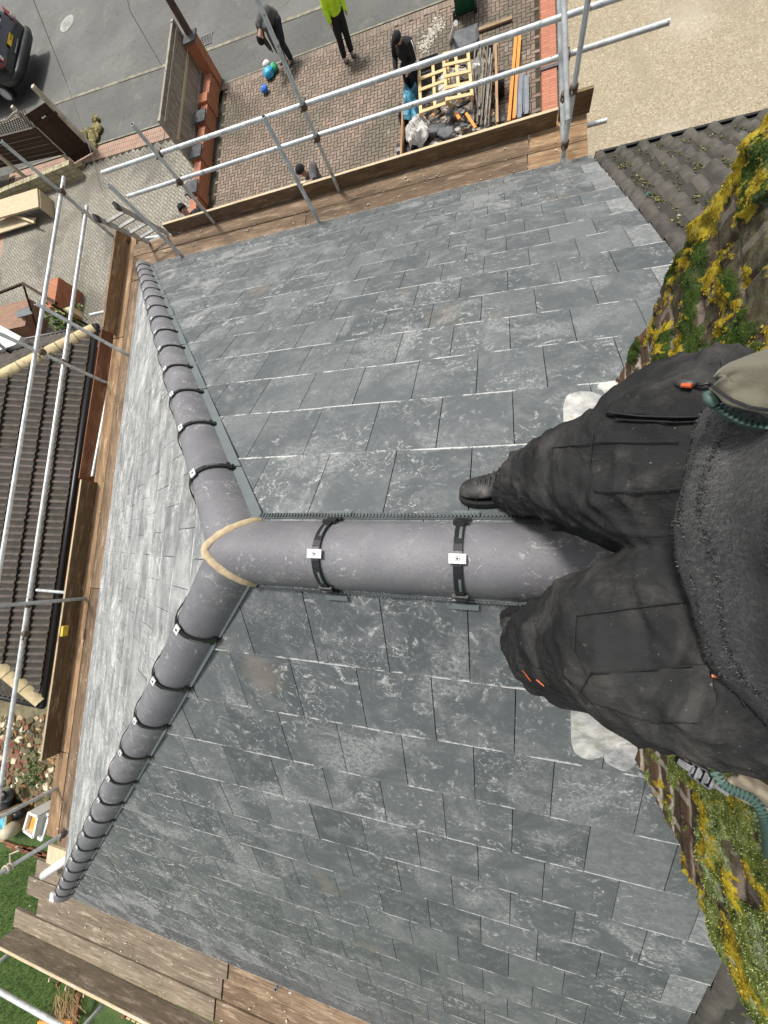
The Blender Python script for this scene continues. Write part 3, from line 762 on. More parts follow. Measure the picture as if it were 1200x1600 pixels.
# ------------------------------------------------------------------ left neighbour's low building
ZN = -4.8; A = at(138, 515, ZN); B_ = at(70, 1098, ZN); XN = (A.x + B_.x) / 2; Y0, Y1 = A.y, B_.y
left = thing('neighbour_bungalow', 'low building left of the scaffold with brown ribbed tiles and cream hip tiles', 'building', (XN + 2.5, (Y0 + Y1) / 2, G))
tt = .58; c5 = 1 / sqrt(1 + tt * tt); WL = Y1 - Y0; SLn = (WL / 2) / c5
def brw(x, v_):
    return .9 if (x > WL * .38 and x < WL * .50 and noise.noise(V((int(x / .3) * 2.1, int(v_ / .36) * 3.3, 0))) > -.2) else 0
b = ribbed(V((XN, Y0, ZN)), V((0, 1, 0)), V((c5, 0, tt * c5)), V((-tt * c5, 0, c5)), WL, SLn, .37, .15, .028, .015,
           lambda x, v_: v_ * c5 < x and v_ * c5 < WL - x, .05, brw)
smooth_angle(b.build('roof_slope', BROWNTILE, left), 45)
for (O, u, v_) in ((V((XN, Y0, ZN)), V((1, 0, 0)), V((0, c5, tt * c5))), (V((XN, Y1, ZN)), V((1, 0, 0)), V((0, -c5, tt * c5)))):
    sgn = 1 if v_.y > 0 else -1
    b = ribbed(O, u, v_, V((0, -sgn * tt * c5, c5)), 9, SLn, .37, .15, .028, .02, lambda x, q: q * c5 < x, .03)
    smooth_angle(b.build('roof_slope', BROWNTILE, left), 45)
for sg, YY in ((1, Y0), (-1, Y1)):
    p0 = V((XN - .02, YY - sg * .02, ZN + .0)); p1 = V((XN + WL / 2, YY + sg * WL / 2, ZN + tt * WL / 2)); d, s, up = frame(p0, p1)
    for i in range(10):
        m = MB(); arctile(m, p0 + d * (i * .45 + (.0)), p0 + d * (i * .45 + .435), r=.15, top=.085, drop=.06); smooth_angle(m.build('hip_tile', CREAMT, left), 50)
b = MB()
b.tube((XN - .06, Y0 - .1, ZN - .04), (XN - .06, Y1 + .1, ZN - .04), .06, 10); b.tube((XN - .06, Y0 - .1, ZN - .05), (XN + 8, Y0 - .1, ZN - .05), .06, 10); b.tube((XN - .06, Y1 + .1, ZN - .05), (XN + 8, Y1 + .1, ZN - .05), .06, 10)
b.build('gutter', BLACKP, left, True)
b = MB(); b.tube((XN - .02, Y0 - .02, ZN - .05), (XN - .02, Y0 - .02, G), .035, 10); b.build('downpipe', BLACKP, left, True)
b = MB(); uvbox((XN + .25, Y0 + .25, G), (XN + 9, Y1 - .25, ZN - .06), b); b.build('wall', BRICK, left)
# ------------------------------------------------------------------ ground
def sheet(name, pts, z, mat, kind='structure'):
    b = MB(); b.poly([(p[0], p[1], z) for p in pts]); o = b.build(name, mat); tag(o, None, None, None, kind); return o
sheet('ground', [(-150, -150), (150, -150), (150, 150), (-150, 150)], G - .12, GRASS)
sheet('lawn', [(-40, 5.6), (60, 9.0), (60, 70), (-40, 70)], G - .004, GRASS)
sheet('garden_soil', [(5, -2), (30, -2), (30, 9.4), (5, 8.4)], G - .02, SOIL)
KL = [(-60, -14.6), (4.19, -16.8), (7.87, -17.02), (10.55, -17.2), (15.59, -17.67), (60, -20.5)]
sheet('road', KL + [(90, -32), (90, -60), (-90, -60), (-90, -14)], G - .10, ASPH)
FE = [(-60, -14.9), (-8, -14.95), (.32, -15.1), (7.75, -15.3), (7.9, -14.6), (9.98, -14.54), (13.3, -14.74), (60, -18)]
sheet('footway', [(p[0], p[1] + .12) for p in KL] + FE[::-1], G - .01, ASPH2)
b = MB()
for i in range(len(KL) - 1):
    p, q = V((*KL[i], 0)), V((*KL[i + 1], 0)); L = (q - p).length; d = (q - p).normalized(); nn = max(1, int(L / .915)); 
    for k in range(nn):
        a = p + d * (L * k / nn + .004); e = p + d * (L * (k + 1) / nn - .004)
        if abs(a.x) > 30: continue
        s = V((-d.y, d.x, 0)); b.col = (random.random(), 0, 0, 1)
        b.obox((a + e) / 2 + s * .06 + V((0, 0, G - .06)), (e - a) / 2, s * .06, V((0, 0, .065 + rng(-.004, .004))))
tag(b.build('kerb', KERB), kind='structure')
sheet('driveway', [(-2.2, -15.0), (-2.2, -4.4), (-30, -4.4), (-30, -14.9)], G - .004, AGGR)
sheet('paving_bed', [(-2, -15.15), (7.7, -15.3), (7.7, -4), (-2, -4)], G - .012, JOINT)
sheet('paving_bed', [(7.7, -14.6), (14, -14.8), (30, -16), (30, -2), (4.4, -2), (4.4, -4), (7.7, -4)], G - .014, JOINT)
def herring(name, inside, x0, x1, y0, y1, mat, ang=0, w=.105, z=G):
    b = MB(); c, s = cos(ang), sin(ang); R = int(max(x1 - x0, y1 - y0) * 1.5 / w); cx, cy = (x0 + x1) / 2, (y0 + y1) / 2; R2 = R // 2
    g = .0085
    for r in range(-R2, R2):
        for k in range(-R2 // 4 - 1, R2 // 4 + 1):
            for (u0, v0, du, dv) in (((r % 4) + 4 * k, r, 2, 1), ((r % 4) + 2 + 4 * k, r - 1, 1, 2)):
                uc, vc = (u0 + du / 2) * w, (v0 + dv / 2) * w; X, Y = cx + uc * c - vc * s, cy + uc * s + vc * c
                if not inside(X, Y): continue
                hu, hv = du * w / 2 - g, dv * w / 2 - g; zz = z + rng(-.001, .0015)
                b.poly([(X + a * c - e * s, Y + a * s + e * c, zz) for a, e in ((-hu, -hv), (hu, -hv), (hu, hv), (-hu, hv))], None, (random.random(), 0, 0, 1))
    return tag(b.build(name, mat), kind='structure')
herring('block_paving', lambda x, y: -1.85 < x < 7.55 and y > -14.95 - (x - .3) * .025 and y < -4.6, -1.9, 7.7, -15.3, -4.4, PAVER)
def edge2(x): return -14.56 - max(0, x - 10) * .06
herring('block_paving', lambda x, y: (8.25 < x < 18.3 and y > edge2(x) + .68 and y < -5.9 + (x - 8) * -.12) or (5.2 < x <= 8.25 and -11.8 < y < -4.6 and x > 7.95) or (7.95 < x < 9.2 and -6.2 < y < -3), 4.4, 18.6, -15.6, -2, PAVER2, radians(45))
# red soldier courses along the paving edge and near the porch
b = MB()
def soldiers(b, p, q, w=.2, n=1, g=.005, z=G + .003):
    p, q = V((*p, z)), V((*q, z)); L = (q - p).length; d = (q - p).normalized(); s = V((-d.y, d.x, 0)); k = int(L / .105)
    for r in range(n):
        for i in range(k):
            c = p + d * (L * (i + .5) / k) + s * (w * (r + .5)); b.col = (random.random(), 0, 0, 1)
            hu, hv = L / k / 2 - g, w / 2 - g; b.poly([c + d * a + s * e for a, e in ((-hu, -hv), (hu, -hv), (hu, hv), (-hu, hv))])
soldiers(b, (8.2, edge2(8.2)), (10, edge2(10)), n=3); soldiers(b, (10, edge2(10)), (18.2, edge2(18.2)), n=3)
soldiers(b, (8.6, -6.9), (13.5, -7.4), n=3); soldiers(b, (18.2, -14.9), (18.2, -9), n=2)
soldiers(b, (9.4, -5.6), (8.7, -6.9), n=2)
tag(b.build('brick_edging', PAVR), kind='structure')
b = MB(); 
for k in range(92): 
    x = -1.8 + k * .105; b.col = (random.random(), 0, 0, 1); y = -15.1 - x * .022
    b.poly([(x + .005, y, G + .002), (x + .1, y, G + .002), (x + .1, y + .2, G + .002), (x + .005, y + .2, G + .002)])
tag(b.build('brick_edging', PAVER), kind='structure')
b = MB(); b.poly([(-1.9, -15.16, G + .01), (7.7, -15.33, G + .01), (7.7, -15.27, G + .01), (-1.9, -15.10, G + .01)])
tag(b.build('paving_kerb', KERB), kind='structure')
b = MB(); P_ = [(8.0, -14.62), (10, -14.62), (12, -14.74), (14, -14.86), (18, -15.1)]
for i in range(4):
    p, q = V((*P_[i], G)), V((*P_[i + 1], G)); b.bar(p, q, .06, .05)
tag(b.build('paving_kerb', KERB), kind='structure')
# manhole cover and gully in the road
mh = at(105, 37, G - .10); b = MB(); b.path([mh + V((0, 0, -.01)), mh + V((0, 0, .012))], [.40, .40], 28); b.path([mh + V((0, 0, .010)), mh + V((0, 0, .018))], [.30, .30], 24)
for i in range(6): b.box((mh.x - .2 + i * .08 - .012, mh.y - .16, mh.z + .018), (mh.x - .2 + i * .08 + .012, mh.y + .16, mh.z + .024))
tag(b.build('manhole_cover', simple('pale_iron', (.30, .30, .28), .7, .3, 8)), 'round pale manhole cover in the road', 'manhole cover')
gg = at(322, 63, G - .10); root = thing('drain_grate', 'rectangular iron drain grate at the kerb', 'drain', gg)
b = MB(); b.box((gg.x - .24, gg.y - .2, gg.z), (gg.x + .24, gg.y + .2, gg.z + .006)); b.build('pit', HOLE, root)
b = MB()
for i in range(8): b.box((gg.x - .24 + i * .068 - .012, gg.y - .2, gg.z + .006), (gg.x - .24 + i * .068 + .018, gg.y + .2, gg.z + .022))
b.box((gg.x - .27, gg.y - .23, gg.z), (gg.x + .27, gg.y - .2, gg.z + .022)); b.box((gg.x - .27, gg.y + .2, gg.z), (gg.x + .27, gg.y + .23, gg.z + .022)); b.build('grate_bars', simple('grey_iron', (.17, .17, .16), .6, .3), root)
# ------------------------------------------------------------------ low brick wall on the right of the paving
w = thing('brick_wall', 'low red brick wall with brick-on-edge top and dark grey joints beside the pebbled drive', 'wall', (-2.05, -10, G))
b = MB(); uvbox((-2.2, -15.0, G), (-1.92, -4.5, G + .42), b); b.build('wall_body', BRICK, w)
y = -15.0
b = MB(); c = MB()
while y < -4.6:
    y2 = min(y + 1.25, -4.5); b.poly([(-2.22, y, G + .47), (-1.9, y, G + .47), (-1.9, y2, G + .47), (-2.22, y2, G + .47)], [(0, y), (.32, y), (.32, y2), (0, y2)])
    b.poly([(-1.9, y, G + .42), (-1.9, y2, G + .42), (-1.9, y2, G + .47), (-1.9, y, G + .47)]); c.box((-2.26, y - .05, G + .40), (-1.88, y + .03, G + .50)); y += 1.25
b.build('coping', SOLDX, w); c.build('pier_cap', CAPG, w)
b = MB(); b.box((-2.55, -15, G - .1), (-2.23, -4.5, G + .04)); tag(b.build('drive_edge', AGGR), kind='structure')
# ------------------------------------------------------------------ boundary wall left of the paving, with fence behind it
wx = 7.95
w = thing('boundary_wall', 'orange brick boundary wall with grey capped piers between the two drives', 'wall', (wx, -11, G))
b = MB(); uvbox((wx - .12, -15.2, G), (wx + .1, -9.4, G + .36), b); b.build('wall_body', BRICK, w)
b = MB(); b.poly([(wx - .13, -15.2, G + .42), (wx + .12, -15.2, G + .42), (wx + .12, -9.4, G + .42), (wx - .13, -9.4, G + .42)], [(0, 0), (.25, 0), (.25, 5.8), (0, 5.8)])
b.box((wx - .125, -15.2, G + .362), (wx + .115, -9.4, G + .416)); b.build('coping', SOLDX, w)
for i, (yy, hh) in enumerate(((-15.4, 1.15), (-14.2, .50), (at(323, 180, G + .5).y, .50), (at(328, 231, G + .5).y, .50), (at(332, 284, G + .5).y, .50))):
    b = MB(); uvbox((wx - .16, yy - .17, G), (wx + .19, yy + .17, G + hh), b); p = b.build('pier', BRICK, w)
    if i != 1:
        b = MB(); cx_ = wx + .015; q = [(cx_ - .22, yy - .22), (cx_ + .22, yy - .22), (cx_ + .22, yy + .22), (cx_ - .22, yy + .22)]
        b.prism([V((x, y_, G + hh)) for x, y_ in q], [V((x, y_, G + hh + .05)) for x, y_ in q]); b.prism([V((x, y_, G + hh + .05)) for x, y_ in q], [V((cx_ + (x - cx_) * .25, yy + (y_ - yy) * .25, G + hh + .12)) for x, y_ in q]); b.build('pier_cap', CAPG, p)
fx = 8.28
f = thing('slatted_fence', 'weathered grey timber fence panel standing behind the orange brick boundary wall', 'fence', (fx, -13.8, G))
b = MB(); y = -15.5
while y < -12.2:
    b.col = (random.random(), 0, 0, 1); b.box((fx - .012, y, G + .05), (fx + .012, y + .085, G + 1.5 + rng(-.01, .01))); y += .118
b.build('fence_boards', GREYW, f)
for z in (.35, .9, 1.35):
    b = MB(); b.box((fx - .06, -15.5, G + z), (fx - .026, -12.2, G + z + .07)); b.build('rail', PALE if z == .9 else GREYW, f)
b = MB(); b.box((fx - .02, -15.5, G + 1.5), (fx + .05, -12.2, G + 1.53)); b.build('coping', GREYW, f)
for yy in (-15.55, -12.15):
    b = MB(); b.box((fx - .05, yy - .05, G), (fx + .05, yy + .05, G + 1.55)); b.build('post', GREYW, f)
# telegraph pole
pb_ = at(341, 130, G); b = MB(); b.path([pb_ + V((0, 0, z)) for z in (0, 2, 4, 6, 7.4)], [.11, .105, .10, .095, .09], 14)
tp = at(250, -10, -2); tag(smooth_angle(b.build('telegraph_pole', m_wood('dark_pole', (.07, .045, .035), (.15, .10, .075), (.05, .03, .025)), None), 60), 'dark brown wooden pole at the street end of the brick wall', 'pole')
# overhead cables
for i, (pp, lab) in enumerate((([(40, -30), (67, 37), (103, 127), (143, 240), (160, 300)], 'thin overhead cable crossing the road past the manhole cover'), ([(195, -20), (203, 17), (228, 60), (253, 103)], 'thin overhead cable running from the road to the slatted fence'))):
    zs = [-1.8, -2.6, -3.4, -4.2, -4.7] if i == 0 else [-2.5, -3.0, -4.2, -5.6]
    b = MB(); b.path([at(*p, z) for p, z in zip(pp, zs)], .008, 6); tag(b.build('overhead_cable', simple('cable_grey', (.3, .3, .28), .6), None), lab, 'cable')
# ------------------------------------------------------------------ dark fence / gate left
def vpanel(name, base0, base1, h0, h1, mat, parent, n, wf=.92, th=.02, vert=True):
    p, q = V(base0), V(base1); b = MB(); d = (q - p); L = d.length; d.normalize(); s = V((-d.y, d.x, 0)); up = V((0, 0, 1))
    if vert:
        for i in range(n):
            a = L * (i + .5) / n; b.col = (random.random(), 0, 0, 1); b.obox(p + d * a + up * (h0 + (h1 - h0) / 2), up * ((h1 - h0) / 2), d * (L / n / 2 * wf), s * th / 2)
    else:
        for i in range(n):
            z = h0 + (h1 - h0) * (i + .5) / n; b.col = (random.random(), 0, 0, 1); b.obox(p + d * (L / 2) + up * z + s * (.006 * (i % 2)), d * (L / 2), up * ((h1 - h0) / n / 2 * wf), s * th / 2)
    return b.build(name, mat, parent)
g0, g1 = at(118, 255, G), at(150, 237, G)
gt = thing('wooden_gate', 'tall dark brown boarded gate beside the mossy stones', 'gate', g0)
vpanel('boards', g0, g1, .04, 1.6, DARKW, gt, 6, .96)
d_ = (g1 - g0).normalized(); s_ = V((-d_.y, d_.x, 0))
for z in (.3, 1.3): b = MB(); b.bar(g0 + V((0, 0, z)) - s_ * .03, g1 + V((0, 0, z)) - s_ * .03, .03, .09); b.build('rail', DARKW, gt)
b = MB(); b.obox(g0.lerp(g1, .5) + V((0, 0, 1.33)) + s_ * .03 + d_ * .0, d_ * .09, V((0, 0, .05)), s_ * .006); b.build('notice_plate', WHITEP, gt)
b = MB(); b.obox(g0.lerp(g1, .5) + V((0, 0, 1.33)) - s_ * .03, d_ * .09, V((0, 0, .05)), s_ * .006); b.build('notice_plate', WHITEP, gt)
lf0, lf1 = at(-40, 287, G), at(116, 256, G)
lf = thing('dark_fence', 'dark brown horizontal-board fence with lattice top beside the gate', 'fence', lf0)
vpanel('boards', lf0, lf1, .35, 1.25, DARKW, lf, 7, .9, vert=False)
b = MB(); d_ = (lf1 - lf0).normalized(); L = (lf1 - lf0).length; s_ = V((-d_.y, d_.x, 0))
k = 0.0
while k < L:
    for sg in (-1, 1):
        a = lf0 + d_ * k + V((0, 0, 1.28)); e = lf0 + d_ * (k + sg * .38) + V((0, 0, 1.66 + .07 * sin(k * 3.3))); b.bar(a, e, .022, .012, s_)
    k += .13
b.build('lattice', DARKW, lf)
b = MB(); pts = [lf0 + d_ * (L * i / 24) + V((0, 0, 1.68 + .07 * sin(L * i / 24 * 3.3))) for i in range(25)]; b.path(pts, .03, 6); b.build('top_rail', GREYW, lf)
for px, py, hh in ((112, 254, 1.85), (48, 284, 1.7), (-20, 300, 1.7)):
    p = at(px, py, G); b = MB(); b.box((p.x - .05, p.y - .05, G), (p.x + .05, p.y + .05, G + hh)); b.build('concrete_post', CONC, lf)
p = at(150, 236, G); b = MB(); b.box((p.x - .06, p.y - .06, G), (p.x + .06, p.y + .06, G + 2.0)); b.build('gate_post', CONC, gt)
# cream block wall below it
w = thing('block_wall', 'low mossy cream block wall in front of the dark fence', 'wall', at(60, 275, G))
p0, p1 = at(-30, 325, G), at(122, 264, G); d_ = (p1 - p0).normalized(); s_ = V((-d_.y, d_.x, 0)); L = (p1 - p0).length
for r_ in range(3):
    b = MB(); k = -.2 * (r_ % 2)
    while k < L:
        b.col = (random.random(), 0, 0, 1); a = p0 + d_ * (k + .2) + s_ * (-.22 * r_) + V((0, 0, .06 + .10 * r_)); b.obox(a, d_ * .19, s_ * .10, V((0, 0, .06 + .10 * r_))); k += .4
    b.build('block_course', CREAMB, w)
# mossy stones
b = MB()
for (px, py, r) in ((152, 190, .16), (155, 205, .2), (150, 218, .22), (141, 211, .18), (133, 214, .15), (147, 230, .2)):
    b.ball(at(px, py, G) + V((0, 0, r * .4)), r, 9, 6, (1, 1, .7), .2)
tag(b.build('rockery', simple('mossy_stone', (.22, .19, .08), .95, .6, 9, bst=.8, bsc=20)), 'heap of mossy yellow stones at the foot of the gate', 'rocks')
# weathered bench / pallet furniture at left edge
bn = thing('garden_bench', 'weathered pale timber bench with slatted side at the left edge', 'bench', at(30, 320, G))
p0, p1, p2, p3 = at(-20, 318, G + .5), at(58, 294, G + .5), at(60, 323, G + .5), at(-20, 345, G + .5)
b = MB(); b.prism([p - V((0, 0, .05)) for p in (p0, p1, p2, p3)][::-1], [p0, p1, p2, p3][::-1]); b.build('top_board', PALE, bn)
for i in range(8):
    a = p1.lerp(p2, (i + .5) / 8); b = MB(); b.box((a.x - .03, a.y - .04, G), (a.x + .02, a.y + .04, G + .44)); b.build('slat', PALE, bn)
b = MB(); q = [at(-20, 352, G + .2), at(20, 338, G + .2), at(55, 340, G + .2), at(50, 348, G + .2), at(-20, 370, G + .2)]; b.prism([p - V((0, 0, .04)) for p in q], q); b.build('lower_shelf', PALE, bn)
b = MB(); b.bar(at(20, 335, G + .3), at(54, 348, G + .3), .08, .05); b.build('brace', PALE, bn)
# ------------------------------------------------------------------ porch area objects between drive and bungalow
pf = thing('porch_frame', 'dark rusty metal frame standing over a brick planter near the bungalow', 'frame', at(60, 520, G))
pz = -5.9
A1, A2, A3 = at(-10, 461, pz), at(36, 443, pz), at(88, 474, pz)
b = MB(); b.bar(A1, A2, .06, .06); b.bar(A2, A3, .09, .07); b.build('top_bar', DARKW, pf)
for a in (A2, A3 + V((.2, 0, 0))): b = MB(); b.bar(a, V((a.x, a.y, G)), .06, .06, (1, 0, 0)); b.build('leg', DARKW, pf)
b = MB(); b.bar(A2, at(60, 522, G + .2), .05, .05); b.build('brace', DARKW, pf)
pl = thing('brick_planter', 'red brick planter wall with a leafy shrub beside the bungalow', 'planter', at(110, 470, G))
q0 = at(125, 462, G); b = MB(); uvbox((q0.x - .1, q0.y - .1, G), (q0.x + .3, q0.y + 1.0, G + .75), b); b.build('wall_body', BRICK, pl)
q1 = at(40, 500, G); b = MB(); uvbox((q1.x - 1.2, q1.y - .2, G), (q1.x + 2.5, q1.y + .8, G + .6), b); b.build('wall_body', BRICKD, pl)
def leaves(b, c, R, n, L=.05, sc=(1, 1, .8)):
    for i in range(n):
        d = V((random.gauss(0, .5), random.gauss(0, .5), random.gauss(0, .5)))
        p = V(c) + V((d.x * R * sc[0], d.y * R * sc[1], d.z * R * sc[2])); dv = V((rng(-1, 1), rng(-1, 1), rng(-.2, 1))).normalized(); s = dv.cross(V((rng(-1, 1), rng(-1, 1), rng(-1, 1)))).normalized()
        l = L * rng(.6, 1.4); b.col = (random.random(), 0, 0, 1); b.poly([p, p + dv * l * .5 + s * l * .22, p + dv * l, p + dv * l * .5 - s * l * .22])
nl = NT('leaf_green'); LEAF = nl.out(nl.cr(nl.r, [(0, (.03, .06, .01)), (.6, (.08, .16, .025)), (1, (.20, .28, .06))]), .6)
sh = thing('shrub', 'small leafy green shrub growing between the planter and the cream hip tiles', 'shrub', at(103, 500, G))
b = MB(); leaves(b, at(103, 502, G + .7), .42, 650, .13); b.build('foliage', LEAF, sh)
b = MB(); q = at(103, 500, G)
for i in range(6): b.tube(q, q + V((rng(-.3, .3), rng(-.3, .3), .8)), .015, 6, .006)
b.build('stem', DARKW, sh)
b = MB(); q = [at(86, 486, G + .9), at(112, 478, G + .9), at(114, 488, G + .9), at(92, 492, G + .9)]; b.prism([p - V((0, 0, .3)) for p in q], q); tag(b.build('cream_trough', CREAMT), 'cream stone trough beside the leafy shrub', 'trough')
b = MB(); q = [at(22, 488, G + .75), at(45, 478, G + .75), at(50, 490, G + .75), at(28, 496, G + .75)]; b.prism([p - V((0, 0, .04)) for p in q], q); tag(b.build('slab', GREYPVC), 'flat blue-grey slab lying on top of the dull brick planter wall', 'slab')
# white edged roof light at left border
wr = thing('white_canopy', 'white framed flat canopy at the left border beside the bungalow roof', 'canopy', at(0, 535, -4.6))
q = [at(-40, 490, -4.4), at(36, 532, -4.4), at(20, 540, -4.4), at(-40, 560, -4.4)]
b = MB(); b.prism([p - V((0, 0, .12)) for p in q][::-1], q[::-1]); b.build('panel', WHITEP, wr)
b = MB(); b.bar(q[0] + V((0, 0, .02)), q[1] + V((0, 0, .02)), .12, .1); b.build('edge_trim', WHITEP, wr)
b = MB(); b.bar(q[0] + V((.12, .14, .01)), q[2] + V((.12, .14, .01)), .06, .1); b.build('seal', BLACKP, wr)
# ------------------------------------------------------------------ scaffold
scf = thing('scaffold', 'galvanised tube scaffold with timber boards around the eaves of the slate roof', 'scaffold', (1.2, 0, G))
def coupler(p, parent, mat=None, r=.040):
    b = MB(); p = V(p)
    for a in ((1, 0, 0), (0, 1, 0), (0, 0, 1)):
        pass
    b.tube(p - V((0, 0, .03)), p + V((0, 0, .03)), r * .95, 10); b.tube(p - V((.028, 0, 0)), p + V((.028, 0, 0)), r, 10)
    b.tube(p + V((.02, .03, .01)), p + V((.02, .075, .01)), .007, 6); b.tube(p + V((-.02, -.03, .01)), p + V((-.02, -.075, .01)), .007, 6)
    b.ball(p + V((.02, .075, .01)), .013, 6, 4); b.ball(p + V((-.02, -.075, .01)), .013, 6, 4)
    b.build('coupler', mat or RUSTY, parent)
TR = .0242
def tube_(name, p0, p1, r=TR, rnd=.3, cps=()):
    b = MB(); b.col = (rnd, 0, 0, 1); b.tube(p0, p1, r, 14, hollow=True); o = b.build(name, [STEEL, HOLE], scf); smooth_angle(o, 50)
    for c in cps: coupler(c, o)
    return o
def standard(px, py, ztop, zb=-2.8, down_=True, rnd=.6, cps=(), toz=G):
    p = at(px, py, zb); return tube_('standard', (p.x, p.y, toz if down_ else -3.1), (p.x, p.y, ztop), rnd=rnd, cps=[(p.x, p.y, z) for z in cps])
# front rails: outer plane
YO = -5.12
ra = aty(160, 270, YO); rb = aty(1010, -25, YO); zr = -2.0
ra, rb = at(160, 270, -2.0), at(980, -8, -2.0)
cA = at(520, 275, -2.8); cD = at(320, 330, -2.8)
tube_('guard_rail', ra, rb, rnd=.1, cps=[(cA.x, ra.lerp(rb, .4).y + .03, -2.0), (cD.x, ra.y + .03, -2.0)])
rc, rd = at(200, 307, -2.33), at(1046, 34, -2.33)
tube_('guard_rail', rc, rd, rnd=.15, cps=[(cA.x, rc.y + .03, -2.33), (cD.x, rc.y + .03, -2.33), (at(885, 90, -2.33).x, rd.y + .02, -2.33)])
standard(520, 275, -1.0, rnd=.6); standard(320, 330, -1.62, rnd=.6)
standard(500, 350, -1.56, zb=-2.84, rnd=.55, cps=(-2.93,)); standard(290, 405, -1.66, zb=-2.84, rnd=.55, cps=(-2.93,))
standard(879, 249, -.9, zb=-2.86, rnd=.5, cps=(-2.7, -2.2))
tube_('brace', at(881, 252, -2.86), at(873, -30, -1.9), rnd=.1, cps=[at(882, 150, -2.35)]); tube_('brace', at(887, 187, -2.35), at(880, -30, -1.7), rnd=.3)
# transom/ledger stubs
tube_('ledger', at(948, 188, -3.08), at(948, 188, -3.08) + V((6.6, 0, 0)), rnd=.3)
tube_('transom', at(141, 492, -3.1), at(141, 492, -3.1) + V((-1.3, 0, 0)), rnd=.0)
tube_('transom', at(58, 922, -3.1), at(58, 922, -3.1) + V((-1.3, 0, 0)), rnd=.7)
tube_('transom', (5.25, -5.3, -3.1), (3.6, -5.1, -3.1), rnd=.0, cps=[at(202, 378, -3.0)])
# left rails
l1, l2 = at(100, 277, -2.03), at(-12, 960, -2.03); l3, l4 = at(136, 322, -2.42), at(-8, 1290, -2.42)
tube_('guard_rail', l1, l2, rnd=.1, cps=[at(97, 300, -2.03), at(66, 550, -2.03)]); tube_('guard_rail', l3, l4, rnd=.05, cps=[at(133, 332, -2.42), at(99, 565, -2.42), at(44, 945, -2.42), at(40, 990, -2.42)])
standard(174, 367, -1.35, rnd=.7); standard(144, 588, -1.45, rnd=.55); standard(200, 555, -1.62, zb=-2.84, rnd=.55)
standard(100, 938, -1.2, zb=-2.7, rnd=.8)
standard(110, 1296, -1.9, zb=-2.84, rnd=.6, cps=(-2.75,)); standard(84, 1234, -1.9, zb=-2.95, rnd=.6)
# a rope knot on the rear-left standard
p = at(110, 1296, -2.84); b = MB(); z = -2.22
b.path([V((p.x + .04 * cos(a), p.y + .04 * sin(a), z + a * .006)) for a in [i * .5 for i in range(26)]], .010, 6); b.path([V((p.x + .04, p.y, z)), V((p.x + .1, p.y - .08, z - .02)), V((p.x - .02, p.y - .14, z - .04)), V((p.x - .05, p.y - .22, z + .02))], .010, 6)
tag(b.build('rope', simple('pale_rope', (.5, .43, .32), .9)), 'pale rope knotted around the scaffold tube above the lawn', 'rope')
# rear rail and standards
rr0 = at(-15, 1541, -2.42); tube_('guard_rail', rr0, rr0 + V((-7.5, .0, 0)), rnd=.0)
standard(20, 1486, -1.8, zb=-2.85, rnd=.6); standard(163, 1568, -1.9, zb=-2.85, rnd=.5)
b = MB(); q = at(432, 1543, -2.93); b.col = (.9, 0, 0, 1); b.tube(q + V((0, 0, -.2)), q + V((0, 0, .02)), .02, 12, hollow=True); b.build('tube_stub', [STEEL, HOLE], scf)
b = MB(); q = at(83, 1402, -2.95); b.box(q - V((.03, .05, .01)), q + V((.05, .05, .01))); b.build('bracket', WHITEP, scf)
# boards
ZB = -3.0
def board(p0, p1, w=.225, z=ZB, mat=BOARD, th=.038, nm='board', band=False):
    b = MB(); b.col = (rng(0, 1), 0, 0, 1); p0, p1 = V((p0[0], p0[1], z - th / 2)), V((p1[0], p1[1], z - th / 2)); b.bar(p0, p1, w - .007, th)
    # slight sag/twist: subdivide not needed, offset by mm
    return b.build(nm, mat, scf)
# front platform: three rows
def row(y, xs, z=ZB, mat=BOARD, w=.225):
    for i in range(len(xs) - 1): board((xs[i] - .006, y), (xs[i + 1] + .006, y), w, z + rng(-.006, .004), mat)
row(-4.50, [4.9, 1.62, -1.25]); row(-4.725, [4.95, 1.66, -1.28]); row(-4.95, [4.9, 1.60, -1.3]); row(-5.12, [3.9, 1.60, -1.3], w=.12, z=ZB - .004)
row(-4.50, [-1.25, -1.93], mat=BOARDN); row(-4.725, [-1.28, -1.93], mat=BOARDN); row(-4.95, [-1.3, -1.93], mat=BOARDN); row(-5.17, [-1.3, -1.93], mat=BOARDN)
# left platform
def col(x, ys, z=ZB, mat=BOARD, w=.225):
    for i in range(len(ys) - 1): board((x, ys[i] + .006), (x, ys[i + 1] - .006), w, z + rng(-.006, .004), mat)
col(4.52, [-4.35, .62, 4.05], mat=BOARD); col(4.745, [-4.38, .60, 4.12], mat=BOARD); col(4.97, [-5.25, -3.4, 2.9, 4.0], mat=BOARDN)
board((4.75, 4.08), (4.75, 4.30), .45, ZB + .03, PALE)
# rear platform: four rows with staggered ends
for y, x0, z in ((4.44, 5.19, 0), (4.665, 5.29, .012), (4.89, 5.07, -.005), (5.115, 5.46, .01)):
    board((x0, y), (1.9 + (y - 4.4) * .3, y), .225, ZB + z, PALE if y < 4.3 else BOARDR); board((1.89 + (y - 4.4) * .3 - .01, y), (-3.2, y), .225, ZB + z - .004, BOARD)
